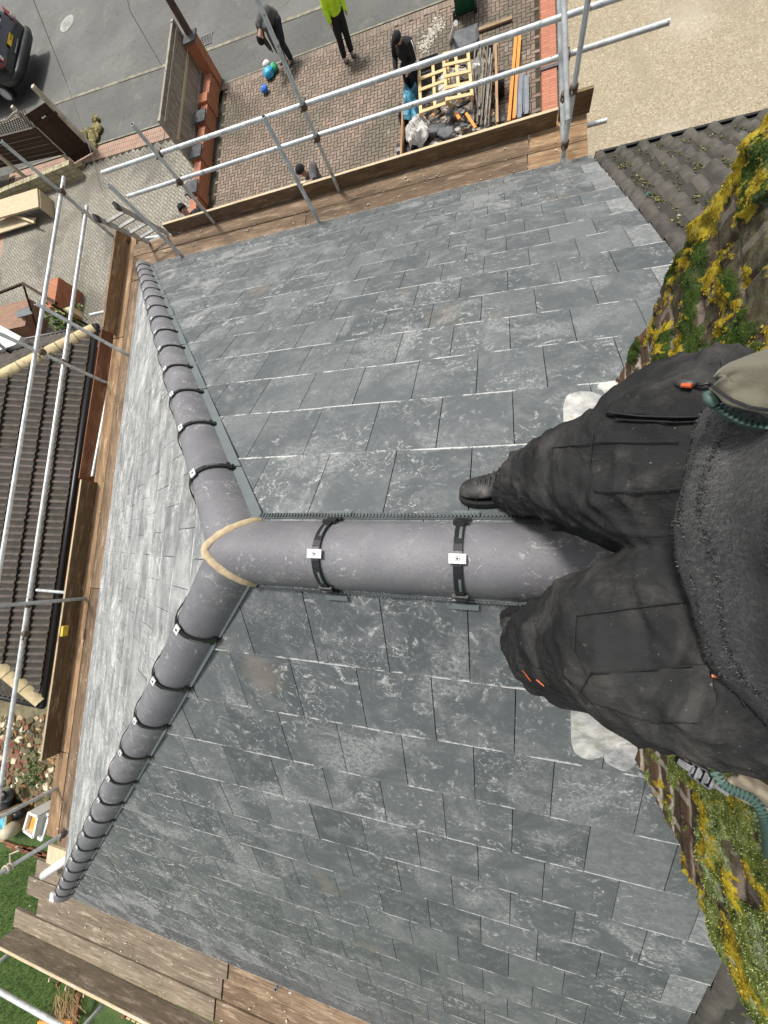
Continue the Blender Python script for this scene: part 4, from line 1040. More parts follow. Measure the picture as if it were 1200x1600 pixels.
# toe boards
def toe(p0, p1, zt=-2.775, h=.225, th=.038, mat=TOE, lean=0, nm='toe_board', edge=True):
    b = MB(); b.col = (rng(0, 1), 0, 0, 1); p0, p1 = V((*p0, zt - h / 2)), V((*p1, zt - h / 2)); d = (p1 - p0).normalized(); s = V((-d.y, d.x, 0)); up = V((s.x * lean, s.y * lean, 1)).normalized()
    b.obox((p0 + p1) / 2, d * (p1 - p0).length / 2, up * h / 2, d.cross(up) * th / 2); o = b.build(nm, mat, scf)
    return o
tl, tm_, tr_ = at(254, 351, -2.83), at(478, 284, -2.83), at(872, 168, -2.83)
toe((tl.x, tl.y), (tm_.x - .1, tm_.y), zt=-2.83, h=.17, mat=BOARD); toe((tm_.x + .05, tm_.y + .045), (tr_.x, tr_.y + .02), zt=-2.83, h=.17); toe((tr_.x - .02, tr_.y - .05), (-1.95, tr_.y - .05), zt=-2.76, h=.24)
b = MB()
b.bar((tl.x, tl.y, -2.825), (tm_.x, tm_.y, -2.825), .034, .006); b.bar((tm_.x + .04, tm_.y + .045, -2.824), (tr_.x, tr_.y + .02, -2.824), .034, .006)
b.build('toe_board_edge', PALE, scf)
toe((5.04, -5.25), (5.03, -3.45), mat=BOARDN); toe((5.14, -3.5), (5.18, -1.05), zt=-2.86, h=.25, mat=REDW, lean=-.35); toe((5.02, -1.0), (5.04, 2.92), mat=TOE)
b = MB(); b.bar((5.02, -1.0, -2.769), (5.04, 2.92, -2.769), .03, .006); b.build('toe_board_edge', PALE, scf)
tube_('ledger', (5.05, -4.9, -3.12), (5.13, -1.1, -3.0), rnd=.1)
toe((5.42, 5.255), (-3.2, 5.275), mat=BOARDR); b = MB(); b.bar((5.42, 5.255, -2.769), (-3.2, 5.275, -2.769), .036, .006); b.build('toe_board_edge', PALE, scf)
# small yellow tag on left toe board
q = at(98, 985, -2.74); b = MB(); b.box(q - V((.02, .06, .06)), q + V((.02, .08, .01))); tag(b.build('spirit_level', simple('yellow_paint', (.75, .55, .05), .5)), 'small yellow block on the edge of the left toe board', 'block')
# debris on the boards
b = MB()
for i in range(330):
    k = random.random()
    if k < .4: x, y = rng(-1.8, 4.4), rng(-5.0, -4.4)
    elif k < .6: x, y = rng(4.42, 5.0), rng(-4, 4)
    else: x, y = rng(-.5, 5.2), rng(4.4, 5.2)
    s = rng(.003, .010); b.chunk((x, y, ZB + .008), s * rng(1, 2.5), s, rng(.003, .008))
tag(b.build('board_debris', simple('pale_chip', (.52, .49, .42), .95, .3)), 'pale chips and mortar bits scattered over the scaffold boards', 'debris', None, 'stuff')
# ------------------------------------------------------------------ ladder
la, lb_ = at(169, 333, -2.05), at(246, 371, -3.0); d_ = (lb_ - la); ft = la + d_ * ((G - la.z) / d_.z)
ALU = simple('aluminium', (.42, .42, .40), .5, .25, 12, metal=.5)
ld_ = thing('ladder', 'aluminium ladder with black ends leaning against the front left corner of the scaffold', 'ladder', ft)
dn = d_.normalized(); sv = (at(186, 322, -2.05) - at(152, 345, -2.05)); sv -= dn * sv.dot(dn); sv.normalize(); nv = dn.cross(sv)
Ll = (ft - la).length
for sg in (-1, 1):
    b = MB(); b.obox((la + ft) / 2 + sv * sg * .17, dn * Ll / 2, nv * .035, sv * .013); s = b.build('stile', ALU, ld_)
    b = MB(); b.obox(la + sv * sg * .17 - dn * .02, dn * .05, nv * .04, sv * .018); b.build('end_cap', BLACKP, s)
k = .15
while k < Ll: b = MB(); b.obox(la + dn * k, sv * .17, nv * .016, dn * .016); b.build('rung', ALU, ld_); k += .25
# ------------------------------------------------------------------ skin-modifier bodies
def skin(name, verts, edges, mat, parent, root=0, sub=2, kinds=None):
    me = bpy.data.meshes.new(name); off = WOFF[parent.name] if parent else V((0, 0, 0))
    me.from_pydata([tuple(V(p[0]) - off) for p in verts], edges, [])
    o = bpy.data.objects.new(name, me); COL.objects.link(o)
    if parent: o.parent = parent; WOFF[o.name] = off
    m = o.modifiers.new('skin', 'SKIN'); m.use_smooth_shade = True
    sv_ = me.skin_vertices[0].data
    for i, p in enumerate(verts):
        r = p[1]; sv_[i].radius = r if isinstance(r, tuple) else (r, r)
        sv_[i].use_root = (i == root)
    s = o.modifiers.new('sub', 'SUBSURF'); s.levels = sub; s.render_levels = sub
    me.materials.append(mat); return o
SKINM = simple('skin_tone', (.48, .27, .19), .55, .08)
def cloth(name, col, var=.35, rough=.9): return simple(name, col, rough, var, 5, bst=.3, bsc=35)
def person(label, base, face, J, jac, tro, hat, shoe, extra=None, group=None, SCL=1.0):
    """J: joint dictionary in local frame (x forward, y left, z up, metres)"""
    base = V(base); ca, sa = cos(face), sin(face)
    def w(p): return V((base.x + SCL * (p[0] * ca - p[1] * sa), base.y + SCL * (p[0] * sa + p[1] * ca), base.z + SCL * p[2]))
    P = thing('person', label, 'person', base)
    D = dict(pelvis=(0, 0, .95), waist=(0, 0, 1.1), chest=(.0, 0, 1.32), neck=(.0, 0, 1.48), head=(.02, 0, 1.62), crown=(.02, 0, 1.72),
             shL=(0, .19, 1.42), elL=(.02, .25, 1.14), haL=(.12, .24, .90), shR=(0, -.19, 1.42), elR=(.02, -.25, 1.14), haR=(.12, -.24, .90),
             hiL=(0, .10, .90), knL=(.03, .11, .50), anL=(0, .12, .09), toL=(.16, .13, .04), hiR=(0, -.10, .90), knR=(.03, -.11, .50), anR=(0, -.12, .09), toR=(.16, -.13, .04))
    D.update(J); Q = {k: w(v) for k, v in D.items()}
    def mk(name, names, edges, mat, infl, root):
        idx = {n: i for i, (n, r) in enumerate(names)}
        return skin(name, [(Q[n], r + infl) for n, r in names], [(idx[a], idx[b]) for a, b in edges], mat, P, idx[root])
    Q['finL'] = Q['haL'] + (Q['haL'] - Q['elL']).normalized() * .09; Q['finR'] = Q['haR'] + (Q['haR'] - Q['elR']).normalized() * .09
    body = mk('body', [('pelvis', .09), ('waist', .08), ('chest', .10), ('neck', .055), ('head', .085), ('crown', .07), ('shL', .05), ('elL', .042), ('haL', .032), ('finL', .022), ('shR', .05), ('elR', .042), ('haR', .032), ('finR', .022),
               ('hiL', .07), ('knL', .05), ('anL', .038), ('toL', .035), ('hiR', .07), ('knR', .05), ('anR', .038), ('toR', .035)],
       [('pelvis', 'waist'), ('waist', 'chest'), ('chest', 'neck'), ('neck', 'head'), ('head', 'crown'), ('chest', 'shL'), ('shL', 'elL'), ('elL', 'haL'), ('haL', 'finL'), ('chest', 'shR'), ('shR', 'elR'), ('elR', 'haR'), ('haR', 'finR'),
        ('pelvis', 'hiL'), ('hiL', 'knL'), ('knL', 'anL'), ('anL', 'toL'), ('pelvis', 'hiR'), ('hiR', 'knR'), ('knR', 'anR'), ('anR', 'toR')], SKINM, 0, 'pelvis')
    def cl(name, chains, mat, vox=.016):
        b = MB()
        for names, rad in chains:
            P_ = [Q[k] for k in names]; pp = []; rr = []
            for i in range(len(P_) - 1):
                for k in range(4): t_ = k / 4; pp.append(P_[i].lerp(P_[i + 1], t_)); rr.append((rad[i] + (rad[i + 1] - rad[i]) * t_) * (1 + .05 * sin((i * 4 + k) * 2.1)))
            pp.append(P_[-1]); rr.append(rad[-1]); b.path(pp, [q * SCL for q in rr], 14)
        o = b.build(name, mat, P, True); m = o.modifiers.new('r', 'REMESH'); m.mode = 'VOXEL'; m.voxel_size = vox; m.use_smooth_shade = True
        m = o.modifiers.new('s', 'SMOOTH'); m.factor = .5; m.iterations = 3
    if jac: cl('jacket', [(('pelvis', 'waist', 'chest', 'neck'), (.165, .165, .185, .085)), (('shL', 'shR'), (.10, .10)), (('chest', 'shL', 'elL', 'haL'), (.12, .10, .075, .052)), (('chest', 'shR', 'elR', 'haR'), (.12, .10, .075, .052))], jac)
    if tro: cl('trousers', [(('hiL', 'hiR'), (.12, .12)), (('pelvis', 'hiL', 'knL', 'anL'), (.15, .125, .092, .08)), (('pelvis', 'hiR', 'knR', 'anR'), (.15, .125, .092, .08))], tro)
    for s in 'LR':
        b = MB(); a, t = Q['an' + s], Q['to' + s]; a = V((a.x, a.y, t.z)); d = (t - a).normalized()
        b.path([a - d * .07, a - d * .04, a + d * .05, a + d * .15, a + d * .20], [.03, .045, .048, .042, .02], 10, sy=.75); b.build('shoe', shoe, P, True)
    h, c = Q['head'], Q['crown']; up = (c - h).normalized()
    fd = Q.get('face') or w((1, 0, 0)) - w((0, 0, 0))
    if 'facedir' in D: fd = w(D['facedir']) - w((0, 0, 0))
    fd = (fd - up * fd.dot(up)).normalized(); sd_ = up.cross(fd)
    hc = h + up * .05
    b = MB(); R = []
    for i in range(9):                                     # beanie / hair cap
        t_ = i / 8; rr = .108 * sqrt(max(.02, 1 - t_ ** 2.4)); zc = hc + up * (.0 + .12 * t_) - fd * (.012)
        R.append([zc + fd * cos(a) * rr * 1.08 + sd_ * sin(a) * rr * .95 + up * (.025 * cos(a) * (1 - t_)) for a in [2 * pi * k / 16 for k in range(16)]])
    b.rings(R); 
    R = [[hc + up * z_ - fd * .012 + fd * cos(a) * r_ * 1.08 + sd_ * sin(a) * r_ * .95 + up * .025 * cos(a) for a in [2 * pi * k / 16 for k in range(16)]] for z_, r_ in ((-.012, .112), (.012, .116), (.03, .112))]
    b.rings(R); b.build('hat', hat, P, True)
    b = MB(); b.path([hc + fd * .088 + up * .0, hc + fd * .108 - up * .035, hc + fd * .095 - up * .045], [.008, .013, .010], 8)
    for sg in (-1, 1): b.ball(hc + sd_ * sg * .088 - up * .03, .022, 8, 6, (1, 1, 1.3))
    b.build('nose_and_ears', SKINM, P, True)
    b = MB()
    for sg in (-1, 1): b.ball(hc + fd * .085 + sd_ * sg * .032 - up * .012, .011, 8, 6)
    b.path([hc + fd * .086 - up * .075 - sd_ * .025, hc + fd * .092 - up * .077, hc + fd * .086 - up * .075 + sd_ * .025], .005, 6)
    b.build('eyes_and_mouth', cloth('dark_features', (.08, .03, .025)), P, True)
    if extra: extra(P, Q, w, fd, up, sd_)
    return P
BLK = cloth('black_cloth', (.012, .012, .014)); GRY = cloth('charcoal_cloth', (.085, .08, .082)); NAVY = cloth('dark_trousers', (.022, .024, .03)); HIV = cloth('hi_vis_lime', (.55, .85, .03), .15, .7)
SHOEG = cloth('grey_shoe', (.12, .115, .11)); WHT = simple('white_cloth', (.72, .72, .72), .8, .08)
def facing(a, b): return math.atan2(b[1] - a[1], b[0] - a[0])
# hi-vis man
hv = at(545, 90, G)
person('person in lime hi-vis vest and black trousers standing at the edge of the block paving', hv, radians(120), dict(), HIV, BLK, BLK, SHOEG)
# bent man, picking up the blue bundle
bf = at(449, 98, G); bh = at(392, 70, G + 1.02); fa = facing(bf, bh)
def rel(p, base, fa):
    d = V(p) - V(base); return (d.x * cos(fa) + d.y * sin(fa), -d.x * sin(fa) + d.y * cos(fa), d.z)
person('person bending over in a charcoal hoodie, reaching down to the blue and green bundles', bf, fa,
       dict(pelvis=(-.18, 0, .92), waist=(-.02, 0, 1.08), chest=(.22, 0, 1.10), neck=(.38, 0, 1.02), head=(.47, 0, .93), crown=(.54, 0, .86), shL=(.27, .18, 1.03), elL=(.30, .20, .74), haL=(.26, .16, .46), shR=(.27, -.18, 1.03), elR=(.30, -.22, .74), haR=(.22, -.2, .44),
            hiL=(-.16, .11, .88), knL=(.0, .16, .48), anL=(-.06, .18, .09), toL=(.10, .2, .04), hiR=(-.16, -.11, .88), knR=(.03, -.14, .48), anR=(-.04, -.16, .09), toR=(.12, -.17, .04), facedir=(.3, 0, -1)), GRY, NAVY, BLK, SHOEG)
# man in black tracksuit with white stripes
kh = at(628, 42, G + 1.6); kb = V((kh.x, kh.y, G))
def stripes(P, Q, w, fd, up, sd_):
    b = MB()
    for s in 'LR':
        sh_, el, ha = Q['sh' + s], Q['el' + s], Q['ha' + s]; o_ = (sh_ - Q['chest']); o_.z = 0; o_.normalize()
        b.path([sh_ + o_ * .06 + V((0, 0, .055)), sh_.lerp(el, .5) + o_ * .075 + V((0, 0, .02)), el + o_ * .065, el.lerp(ha, .5) + o_ * .052 + V((0, 0, .01)), ha + o_ * .045 + V((0, 0, .01))], .02, 6)
    b.build('sleeve_stripe', WHT, P, True)
person('person in a black tracksuit with white sleeve stripes standing at the waste trailer', kb, radians(62),
       dict(chest=(.10, 0, 1.30), shL=(.10, .2, 1.40), shR=(.10, -.2, 1.40), head=(.24, 0, 1.54), crown=(.30, 0, 1.63), neck=(.15, 0, 1.45), haL=(.34, .20, 1.02), elL=(.12, .28, 1.12), haR=(.34, -.16, 1.0), elR=(.10, -.28, 1.12), facedir=(1, 0, -.55)), BLK, BLK, BLK, SHOEG, stripes)
# hooded man behind the toe board
hh = at(470, 264, G + 1.58)
person('person in grey jacket and black beanie bending close behind the front toe board', (hh.x - .25, hh.y + .0, G), radians(168 - 180 + 20),
       dict(chest=(.05, 0, 1.28), neck=(.17, 0, 1.44), head=(.24, 0, 1.54), crown=(.28, 0, 1.62), facedir=(1, 0, -1.0)), GRY, NAVY, BLK, SHOEG)
# man with beanie looking up
lh = at(286, 328, G + 2.06)
person('person in black jacket and beanie looking up from beside the ladder', (lh.x, lh.y, G), facing(lh, (CAM.x, CAM.y + 3)),
       dict(head=(-.02, 0, 1.61), crown=(-.07, 0, 1.69), facedir=(1, 0, .8)), BLK, BLK, BLK, SHOEG, SCL=1.25)
# ------------------------------------------------------------------ items at the bent man's hands
def lumps(name, lab, cat, c, r, mat, n=1, sc=(1, 1, .7), jit=.18):
    b = MB()
    for i in range(n): b.ball(V(c) + V((rng(-r, r) * .6 * (n > 1), rng(-r, r) * .6 * (n > 1), r * sc[2])), r * rng(.8, 1.1), 14, 9, sc, jit)
    o = b.build(name, mat, None, True); s = o.modifiers.new('s', 'SUBSURF'); s.levels = s.render_levels = 1
    return tag(o, lab, cat)
BLUEP = simple('blue_plastic', (.02, .16, .62), .35, .3, 15); CYANP = simple('cyan_plastic', (.03, .32, .55), .4, .45, 14); GREENP = simple('green_plastic', (.01, .33, .14), .4, .3)
lumps('bundle', 'loose dark blue plastic bundle lying apart on the paving', 'bundle', at(416, 145, G), .15, BLUEP)
lumps('bundle', 'bright cyan blue bundle under the bending person hands', 'bundle', at(421, 121, G), .17, CYANP, 3)
lumps('bundle', 'green plastic bundle beside the cyan one', 'bundle', at(429, 113, G), .14, GREENP, 2)
lumps('glove_bundle', 'white and red cloth lump held by the bending person', 'cloth', at(417, 103, G), .10, WHT, 2)
# ------------------------------------------------------------------ timber sided waste trailer
sx0, sx1, sy0, sy1, sz = -.92, 1.36, -12.35, -9.3, -6.62
tr = thing('waste_trailer', 'timber sided trailer full of roofing rubble, bags and old timber below the front scaffold', 'trailer', (.2, -10.8, G))
b = MB(); b.box((sx0, sy0, G + .22), (sx1, sy1, G + .27)); b.build('floor', OLDW, tr)
for (p, q) in (((sx1, sy0), (sx1, sy1)), ((sx0, sy0), (sx0, sy1)), ((sx0, sy0), (sx1, sy0)), ((sx0, sy1), (sx1, sy1))):
    b = MB(); b.bar((p[0], p[1], sz - .16), (q[0], q[1], sz - .16), .05, .34); b.build('side_board', m_wood('trailer_wood', (.30, .17, .085), (.42, .26, .14), (.16, .09, .05), dirt=.3) if p[0] == q[0] else OLDW, tr)
for sy_ in (-11.6, -10.4):
    for X in (sx0 - .1, sx1 + .1):
        b = MB(); b.tube((X - .07, sy_, G + .22), (X + .07, sy_, G + .22), .22, 18); b.build('wheel', BLACKP, tr, False)
# rubble fill (stuff): broken slates, stones, soil
b = MB()
SLG = simple('broken_slate', (.10, .105, .11), .6, .4, 6)
for i in range(1700):
    x, y = rng(sx0 + .08, sx1 - .08), rng(sy0 + .1, sy1 - .1); b.col = (random.random(), 0, 0, 1)
    h = -6.86 + .10 * noise.noise(V((x * 2, y * 2, 0))); s = rng(.015, .04) if i % 3 else rng(.05, .11); b.chunk((x, y, h + (.03 if i % 3 == 0 else 0)), s * rng(1, 1.6), s, rng(.006, .03))
nr = NT('rubble_mix'); rub = nr.out(nr.cr(nr.r, [(0, (.05, .05, .055)), (.35, (.12, .115, .11)), (.6, (.20, .15, .10)), (.8, (.35, .30, .24)), (.92, (.5, .5, .46)), (1, (.5, .25, .1))]), .85)
b.build('rubble', rub, None); tag(bpy.data.objects['rubble'], 'mixed broken rubble filling the bottom of the timber sided trailer', 'rubble', None, 'stuff')
for i, (px, py, s, lb) in enumerate(((682, 200, .30, 'large broken dark slate lying flat at the near end of the trailer'), (697, 208, .22, 'small angular broken slate right of the large one in the trailer'), (708, 178, .2, 'dark slate piece sticking out under the yellow pallet'), (725, 196, .13, 'grey broken slate beside the orange batten offcut'))):
    b = MB(); c = at(px, py, -6.68); b.chunk(c, s, s * .7, .02); tag(b.build('broken_slate', SLG), lb, 'slate', 'broken slates in the trailer')
def crumple(name, lab, cat, pts, z, mat, amp=.1, n=16):
    P = [at(*p, z) for p in pts]; b = MB(); R = []
    for i in range(n + 1):
        row = []
        for j in range(n + 1):
            u, v_ = i / n, j / n; p = P[0].lerp(P[1], u).lerp(P[3].lerp(P[2], u), v_)
            f = noise.fractal(V((p.x * 5, p.y * 5, z * 3)), 1, 2, 3); e = min(u, 1 - u, v_, 1 - v_) * 4
            row.append(p + V((noise.noise(V((p.x * 6, p.y * 6, 3))) * .08, noise.noise(V((p.x * 6, p.y * 6, 9))) * .08, f * amp + amp * min(1, e) - amp * .6)))
        R.append(row)
    nb = len(b.v)
    for r_ in R: b.v += [tuple(p) for p in r_]
    for i in range(n):
        for j in range(n): b.face((nb + i * (n + 1) + j, nb + (i + 1) * (n + 1) + j, nb + (i + 1) * (n + 1) + j + 1, nb + i * (n + 1) + j + 1))
    o = b.build(name, mat); m = o.modifiers.new('sol', 'SOLIDIFY'); m.thickness = .012; return tag(o, lab, cat)
TARP = simple('blue_sheet', (.10, .33, .46), .4, .7, 10); BAGW = simple('white_bag', (.60, .58, .54), .5, .35, 9)
crumple('blue_sheet', 'crumpled pale blue plastic sheet along the left side of the trailer', 'sheet', [(629, 122), (650, 128), (652, 186), (630, 180)], -6.6, TARP, .2)
crumple('rubble_bag', 'torn white rubble bag at the near left corner of the trailer', 'bag', [(628, 190), (668, 180), (672, 206), (640, 226)], -6.6, BAGW, .2)
crumple('rubble_bag', 'small white rubble bag beside the old laths', 'bag', [(738, 92), (752, 92), (752, 114), (738, 114)], -6.55, BAGW, .25, 10)
crumple('rubble_bag', 'grey white plastic bag lying under the yellow pallets', 'bag', [(672, 150), (700, 100), (722, 110), (690, 165)], -6.72, BAGW, .15)
b = MB(); c = at(668, 112, -6.6); 
for i in range(14): b.obox(c + V((rng(-.12, .12), -.25 + i * .045, rng(-.03, .03))), V((.22, 0, 0)), V((0, .012, .005)), V((0, -.03, .12)))
tag(b.build('tile_stack', SLG), 'stack of black slates held by the person in the black tracksuit', 'slates')
def pallet(lab, c4, z, tilt=0):
    P = [at(*p, z) for p in c4]; c = sum(P, V()) / 4
    P[0].z += tilt; P[3].z += tilt
    r_ = thing('pallet', lab, 'pallet', c, 'yellow pallets in the trailer'); u = (P[1] - P[0]); w_ = (P[3] - P[0])
    for k in range(3):
        a = P[0] + u * (.03 + .47 * k); b = MB(); b.bar(a, a + w_, .07, .09); b.build('bearer', YELW, r_)
    for k in range(5):
        a = P[0] + w_ * (.03 + .235 * k) + V((0, 0, .055)); b = MB(); b.bar(a, a + u, .085, .02); b.build('slat', YELW, r_)
    return r_
pallet('yellow timber pallet nearer the person in black, lying askew on the rubble', [(654, 112), (700, 92), (702, 158), (657, 184)], -6.5, .03)
pallet('yellow timber pallet on the right, propped next to the old laths', [(692, 92), (732, 78), (737, 152), (698, 166)], -6.42, .05)
for i in range(15):
    x0 = 742 + (i % 8) * 4.2 + rng(-1.5, 1.5); y0 = rng(62, 95); y1 = rng(150, 205); z = -6.6 + .05 * (i // 8) + rng(0, .03)
    b = MB(); b.col = (random.random(), 0, 0, 1); b.bar(at(x0 + rng(-1, 4), y0, z), at(x0 + rng(-6, 2) - 4, y1, z - .1), .035, .022)
    tag(b.build('timber_lath', OLDW), 'one of the old grey roofing laths lying lengthwise in the right half of the trailer', 'lath', 'old roofing laths in the trailer')
for px, lab, mat, w_, ys in ((776, 'long tan plank forming a strip on the right side of the old laths', PALE, .06, (60, 192)), ):
    b = MB(); b.bar(at(774, ys[0], -6.5), at(777, ys[1], -6.5), .055, .04); tag(b.build('plank', m_wood('tanw', (.34, .2, .11), (.48, .3, .17), (.3, .17, .09))), lab, 'plank')
b = MB(); b.bar(at(728, 177, -6.55), at(743, 200, -6.58), .06, .03); tag(b.build('timber_offcut', ORAW), 'short orange timber offcut lying on the broken slates', 'offcut')
b = MB(); b.bar(at(712, 176, -6.6), at(718, 186, -6.6), .07, .03); tag(b.build('timber_offcut', ORAW), 'stubby orange timber offcut under the pallet corner', 'offcut')
for i, (a, e, lb) in enumerate((((807, 47), (795, 190), 'left longer orange treated timber lying on the paving right of the trailer'), ((812, 56), (803, 186), 'right orange treated timber beside the longer one'))):
    b = MB(); b.bar(at(*a, G + .08), at(*e, G + .08), .075, .05); tag(b.build('orange_timber', ORAW), lb, 'timber', 'orange treated timbers')
for i, (a, e, lb) in enumerate((((812, 115), (811, 184), 'left grey plastic gutter length beside the orange timber'), ((821, 118), (822, 178), 'right grey plastic gutter length next to the brick wall'))):
    b = MB(); p, q = at(*a, G + .05), at(*e, G + .05); b.bar(p, q, .13, .02); b.bar(p + V((.06, 0, .03)), q + V((.06, 0, .03)), .015, .07); b.bar(p - V((.06, 0, -.03)), q - V((.06, 0, -.03)), .015, .07)
    tag(b.build('gutter_length', simple('grey_gutter', (.20, .22, .25), .5, .15)), lb, 'gutter', 'grey gutter lengths')
b = MB()
for i in range(5): b.obox(at(729 - i, 55 + i * 1.5, G + .03 + i * .03), V((.30, .02, 0)), V((-.02, .24, 0)), V((0, 0, .012)))
tag(b.build('slate_pile', SLG), 'small pile of grey slates on the paving below the green bin', 'slates')
b = MB(); b.tube(at(712, 36, G + .9), at(704, 62, G + .05), .05, 10); tag(b.build('white_tube', WHITEP), 'short white tube leaning beside the slate pile', 'tube')
b = MB(); b.bar(at(748, 47, G + .05), at(800, 28, G + .05), .1, .04); tag(b.build('plank', m_wood('tanw2', (.25, .18, .10), (.38, .28, .17), (.2, .13, .08))), 'tan plank lying crosswise behind the old laths', 'plank')
b = MB(); b.bar(at(736, 97, -6.35), at(748, 180, -6.7), .03, .03); b.bar(at(757, 78, -6.4), at(762, 100, -6.4), .03, .03); tag(b.build('batten_pair', OLDW), 'two thin loose battens across the small white rubble bag', 'battens')
# pale mortar spill on the paving
b = MB()
for i in range(260):
    a = rng(0, 1); c = at(660 + a * 30 + random.gauss(0, 4), 75 - a * 45 + random.gauss(0, 6), G + .002); b.chunk(c, rng(.01, .05), rng(.01, .04), .004)
tag(b.build('spilt_mortar', simple('spilt', (.45, .42, .35), .9)), 'pale spilt mortar streaks on the paving near the green bin', 'spill', None, 'stuff')
# wheelie bin
c = at(727, 12, G); bn = thing('wheelie_bin', 'dark green wheelie bin on the paving at the top of the picture', 'bin', c)
GRB = simple('bin_green', (.008, .075, .03), .4, .2)
b = MB(); q0 = [(-.24, -.28), (.24, -.28), (.24, .22), (-.24, .22)]; q1 = [(-.29, -.36), (.29, -.36), (.29, .34), (-.29, .34)]
b.prism([c + V((x, y, .03)) for x, y in q0], [c + V((x, y, .98)) for x, y in q1]); b.build('bin_body', GRB, bn)
b = MB(); q2 = [(-.31, -.40), (.31, -.40), (.31, .38), (-.31, .38)]; b.prism([c + V((x, y, .98)) for x, y in q2], [c + V((x * .92, y * .92, 1.06)) for x, y in q2]); b.build('lid', GRB, bn)
for sg in (-1, 1): b = MB(); b.tube(c + V((sg * .25, .24, .1)), c + V((sg * .31, .24, .1)), .11, 18); b.build('wheel', BLACKP, bn)
b = MB(); b.tube(c + V((-.25, .42, 1.0)), c + V((.25, .42, 1.0)), .018, 8); b.build('handle', GRB, bn)
# ------------------------------------------------------------------ parked car (only its tail is in frame)
CS = 1.42; car0 = at(15, 62, G + .98); car0.z = G - .10; cr_ = thing('parked_car', 'black hatchback with yellow rear number plate parked by the kerb', 'car', car0)
PAINT = NT('car_black_paint'); PAINT = PAINT.out((.012, .015, .02), .18, 0, None, .6); PAINT.node_tree.nodes['Principled BSDF'].inputs['Coat Weight'].default_value = .8
GLS = NT('car_glass').out((.02, .025, .03), .06, 0, None, .8)
ang = radians(4)
def cw(x, y, z): return car0 + V((x * cos(ang) + y * sin(ang), -x * sin(ang) + y * cos(ang), z)) * CS
def section(x, zl, zs, zr, hw_, hr):   # sill, shoulder, roof heights, half widths
    pts = []
    for y, z in ((-hw_ * .86, zl), (-hw_ * .98, zl + .12), (-hw_, (zl + zs) / 2), (-hw_ * .97, zs), (-hr, (zs + zr) / 2 + (zr - zs) * .1), (-hr * .86, zr - .03), (-hr * .5, zr), (0, zr + .015)): pts.append((y, z))
    pts = pts + [(-y, z) for y, z in pts[-2::-1]]
    return [cw(x, y, z) for y, z in pts]
S_ = [(0.0, .35, .62, .66, .66, .62), (.02, .30, .70, .78, .78, .70), (.10, .25, .80, .98, .86, .72), (.32, .23, .88, 1.22, .88, .66), (.62, .23, .92, 1.40, .89, .60), (1.3, .23, .92, 1.46, .90, .60), (2.2, .23, .90, 1.45, .90, .60), (2.9, .23, .88, 1.28, .89, .62), (3.3, .23, .84, 1.0, .88, .70), (3.9, .25, .74, .84, .84, .74), (4.15, .35, .60, .66, .72, .66)]
b = MB(); b.rings([section(*q) for q in S_]); o = b.build('body', PAINT, cr_, True); m = o.modifiers.new('s', 'SUBSURF'); m.levels = m.render_levels = 2
b = MB(); b.rings([[cw(.115 + dx - .02, y, z) for y, z in ((-.56, 1.0), (.56, 1.0))] + [cw(.36 + dx - .04, y, z) for y, z in ((.5, 1.26), (-.5, 1.26))] for dx in (0, .02)]); b.build('rear_window', GLS, cr_)
b = MB(); b.path([cw(.05, -.84, .45), cw(-.05, -.62, .45), cw(-.07, 0, .45), cw(-.05, .62, .45), cw(.05, .84, .45)], [.10, .12, .13, .12, .10], 10, sy=1.2); b.build('bumper', simple('bumper_black', (.02, .022, .022), .45, .2), cr_, True)
b = MB(); b.obox(cw(-.025, 0, .76), V((0, .26, 0)), V((.012, 0, .055)), V((.006, 0, -.001))); pt = b.build('number_plate', simple('plate_yellow', (.85, .55, .02), .4, .05), cr_)
b = MB()
for i in range(7):
    if i == 4: continue
    y = -.20 + i * .065; b.obox(cw(-.034, y, .76), V((0, .018, 0)), V((.001, 0, .030)), V((.001, 0, 0))); b.obox(cw(-.035, y, .76), V((0, .010, 0)), V((.001, 0, .012)), V((.001, 0, 0)))
b.build('plate_characters', BLACKP, pt)
for sg in (-1, 1):
    b = MB(); q = [cw(.02, sg * .60, .70), cw(.10, sg * .84, .72), cw(.24, sg * .85, .96), cw(.10, sg * .66, .94)]; q2 = [p + V((-.03, 0, .015)) for p in q]
    if sg > 0: q, q2 = q[::-1], q2[::-1]
    b.prism(q, q2); b.build('tail_light', simple('tail_red', (.30, .012, .01), .2, .1), cr_)
    b = MB(); c = cw(.0, sg * .70, .80); b.obox(c + V((-.02, 0, .04)), V((0, .06, 0)), V((.012, 0, .05)), V((.012, 0, 0))); b.build('light_lens', simple('lens_clear', (.7, .6, .55), .2, .3, 30), cr_)
    for X in (.75, 3.3):
        b = MB(); b.tube(cw(X, sg * .72, .31), cw(X, sg * .90, .31), .31, 24); wh = b.build('wheel', BLACKP, cr_); b = MB(); b.tube(cw(X, sg * .88, .31), cw(X, sg * .91, .31), .2, 20); b.build('hubcap', STEEL, wh)
b = MB(); b.tube(cw(.03, -.3, 1.0), cw(.03, .3, 1.0), .012, 8); b.build('boot_trim', STEEL, cr_)
b = MB(); b.obox(cw(-.03, 0, .62), V((0, .34, 0)), V((.01, 0, .012)), V((.01, 0, 0))); b.build('boot_lip', simple('grey_trim', (.12, .13, .13), .4), cr_)
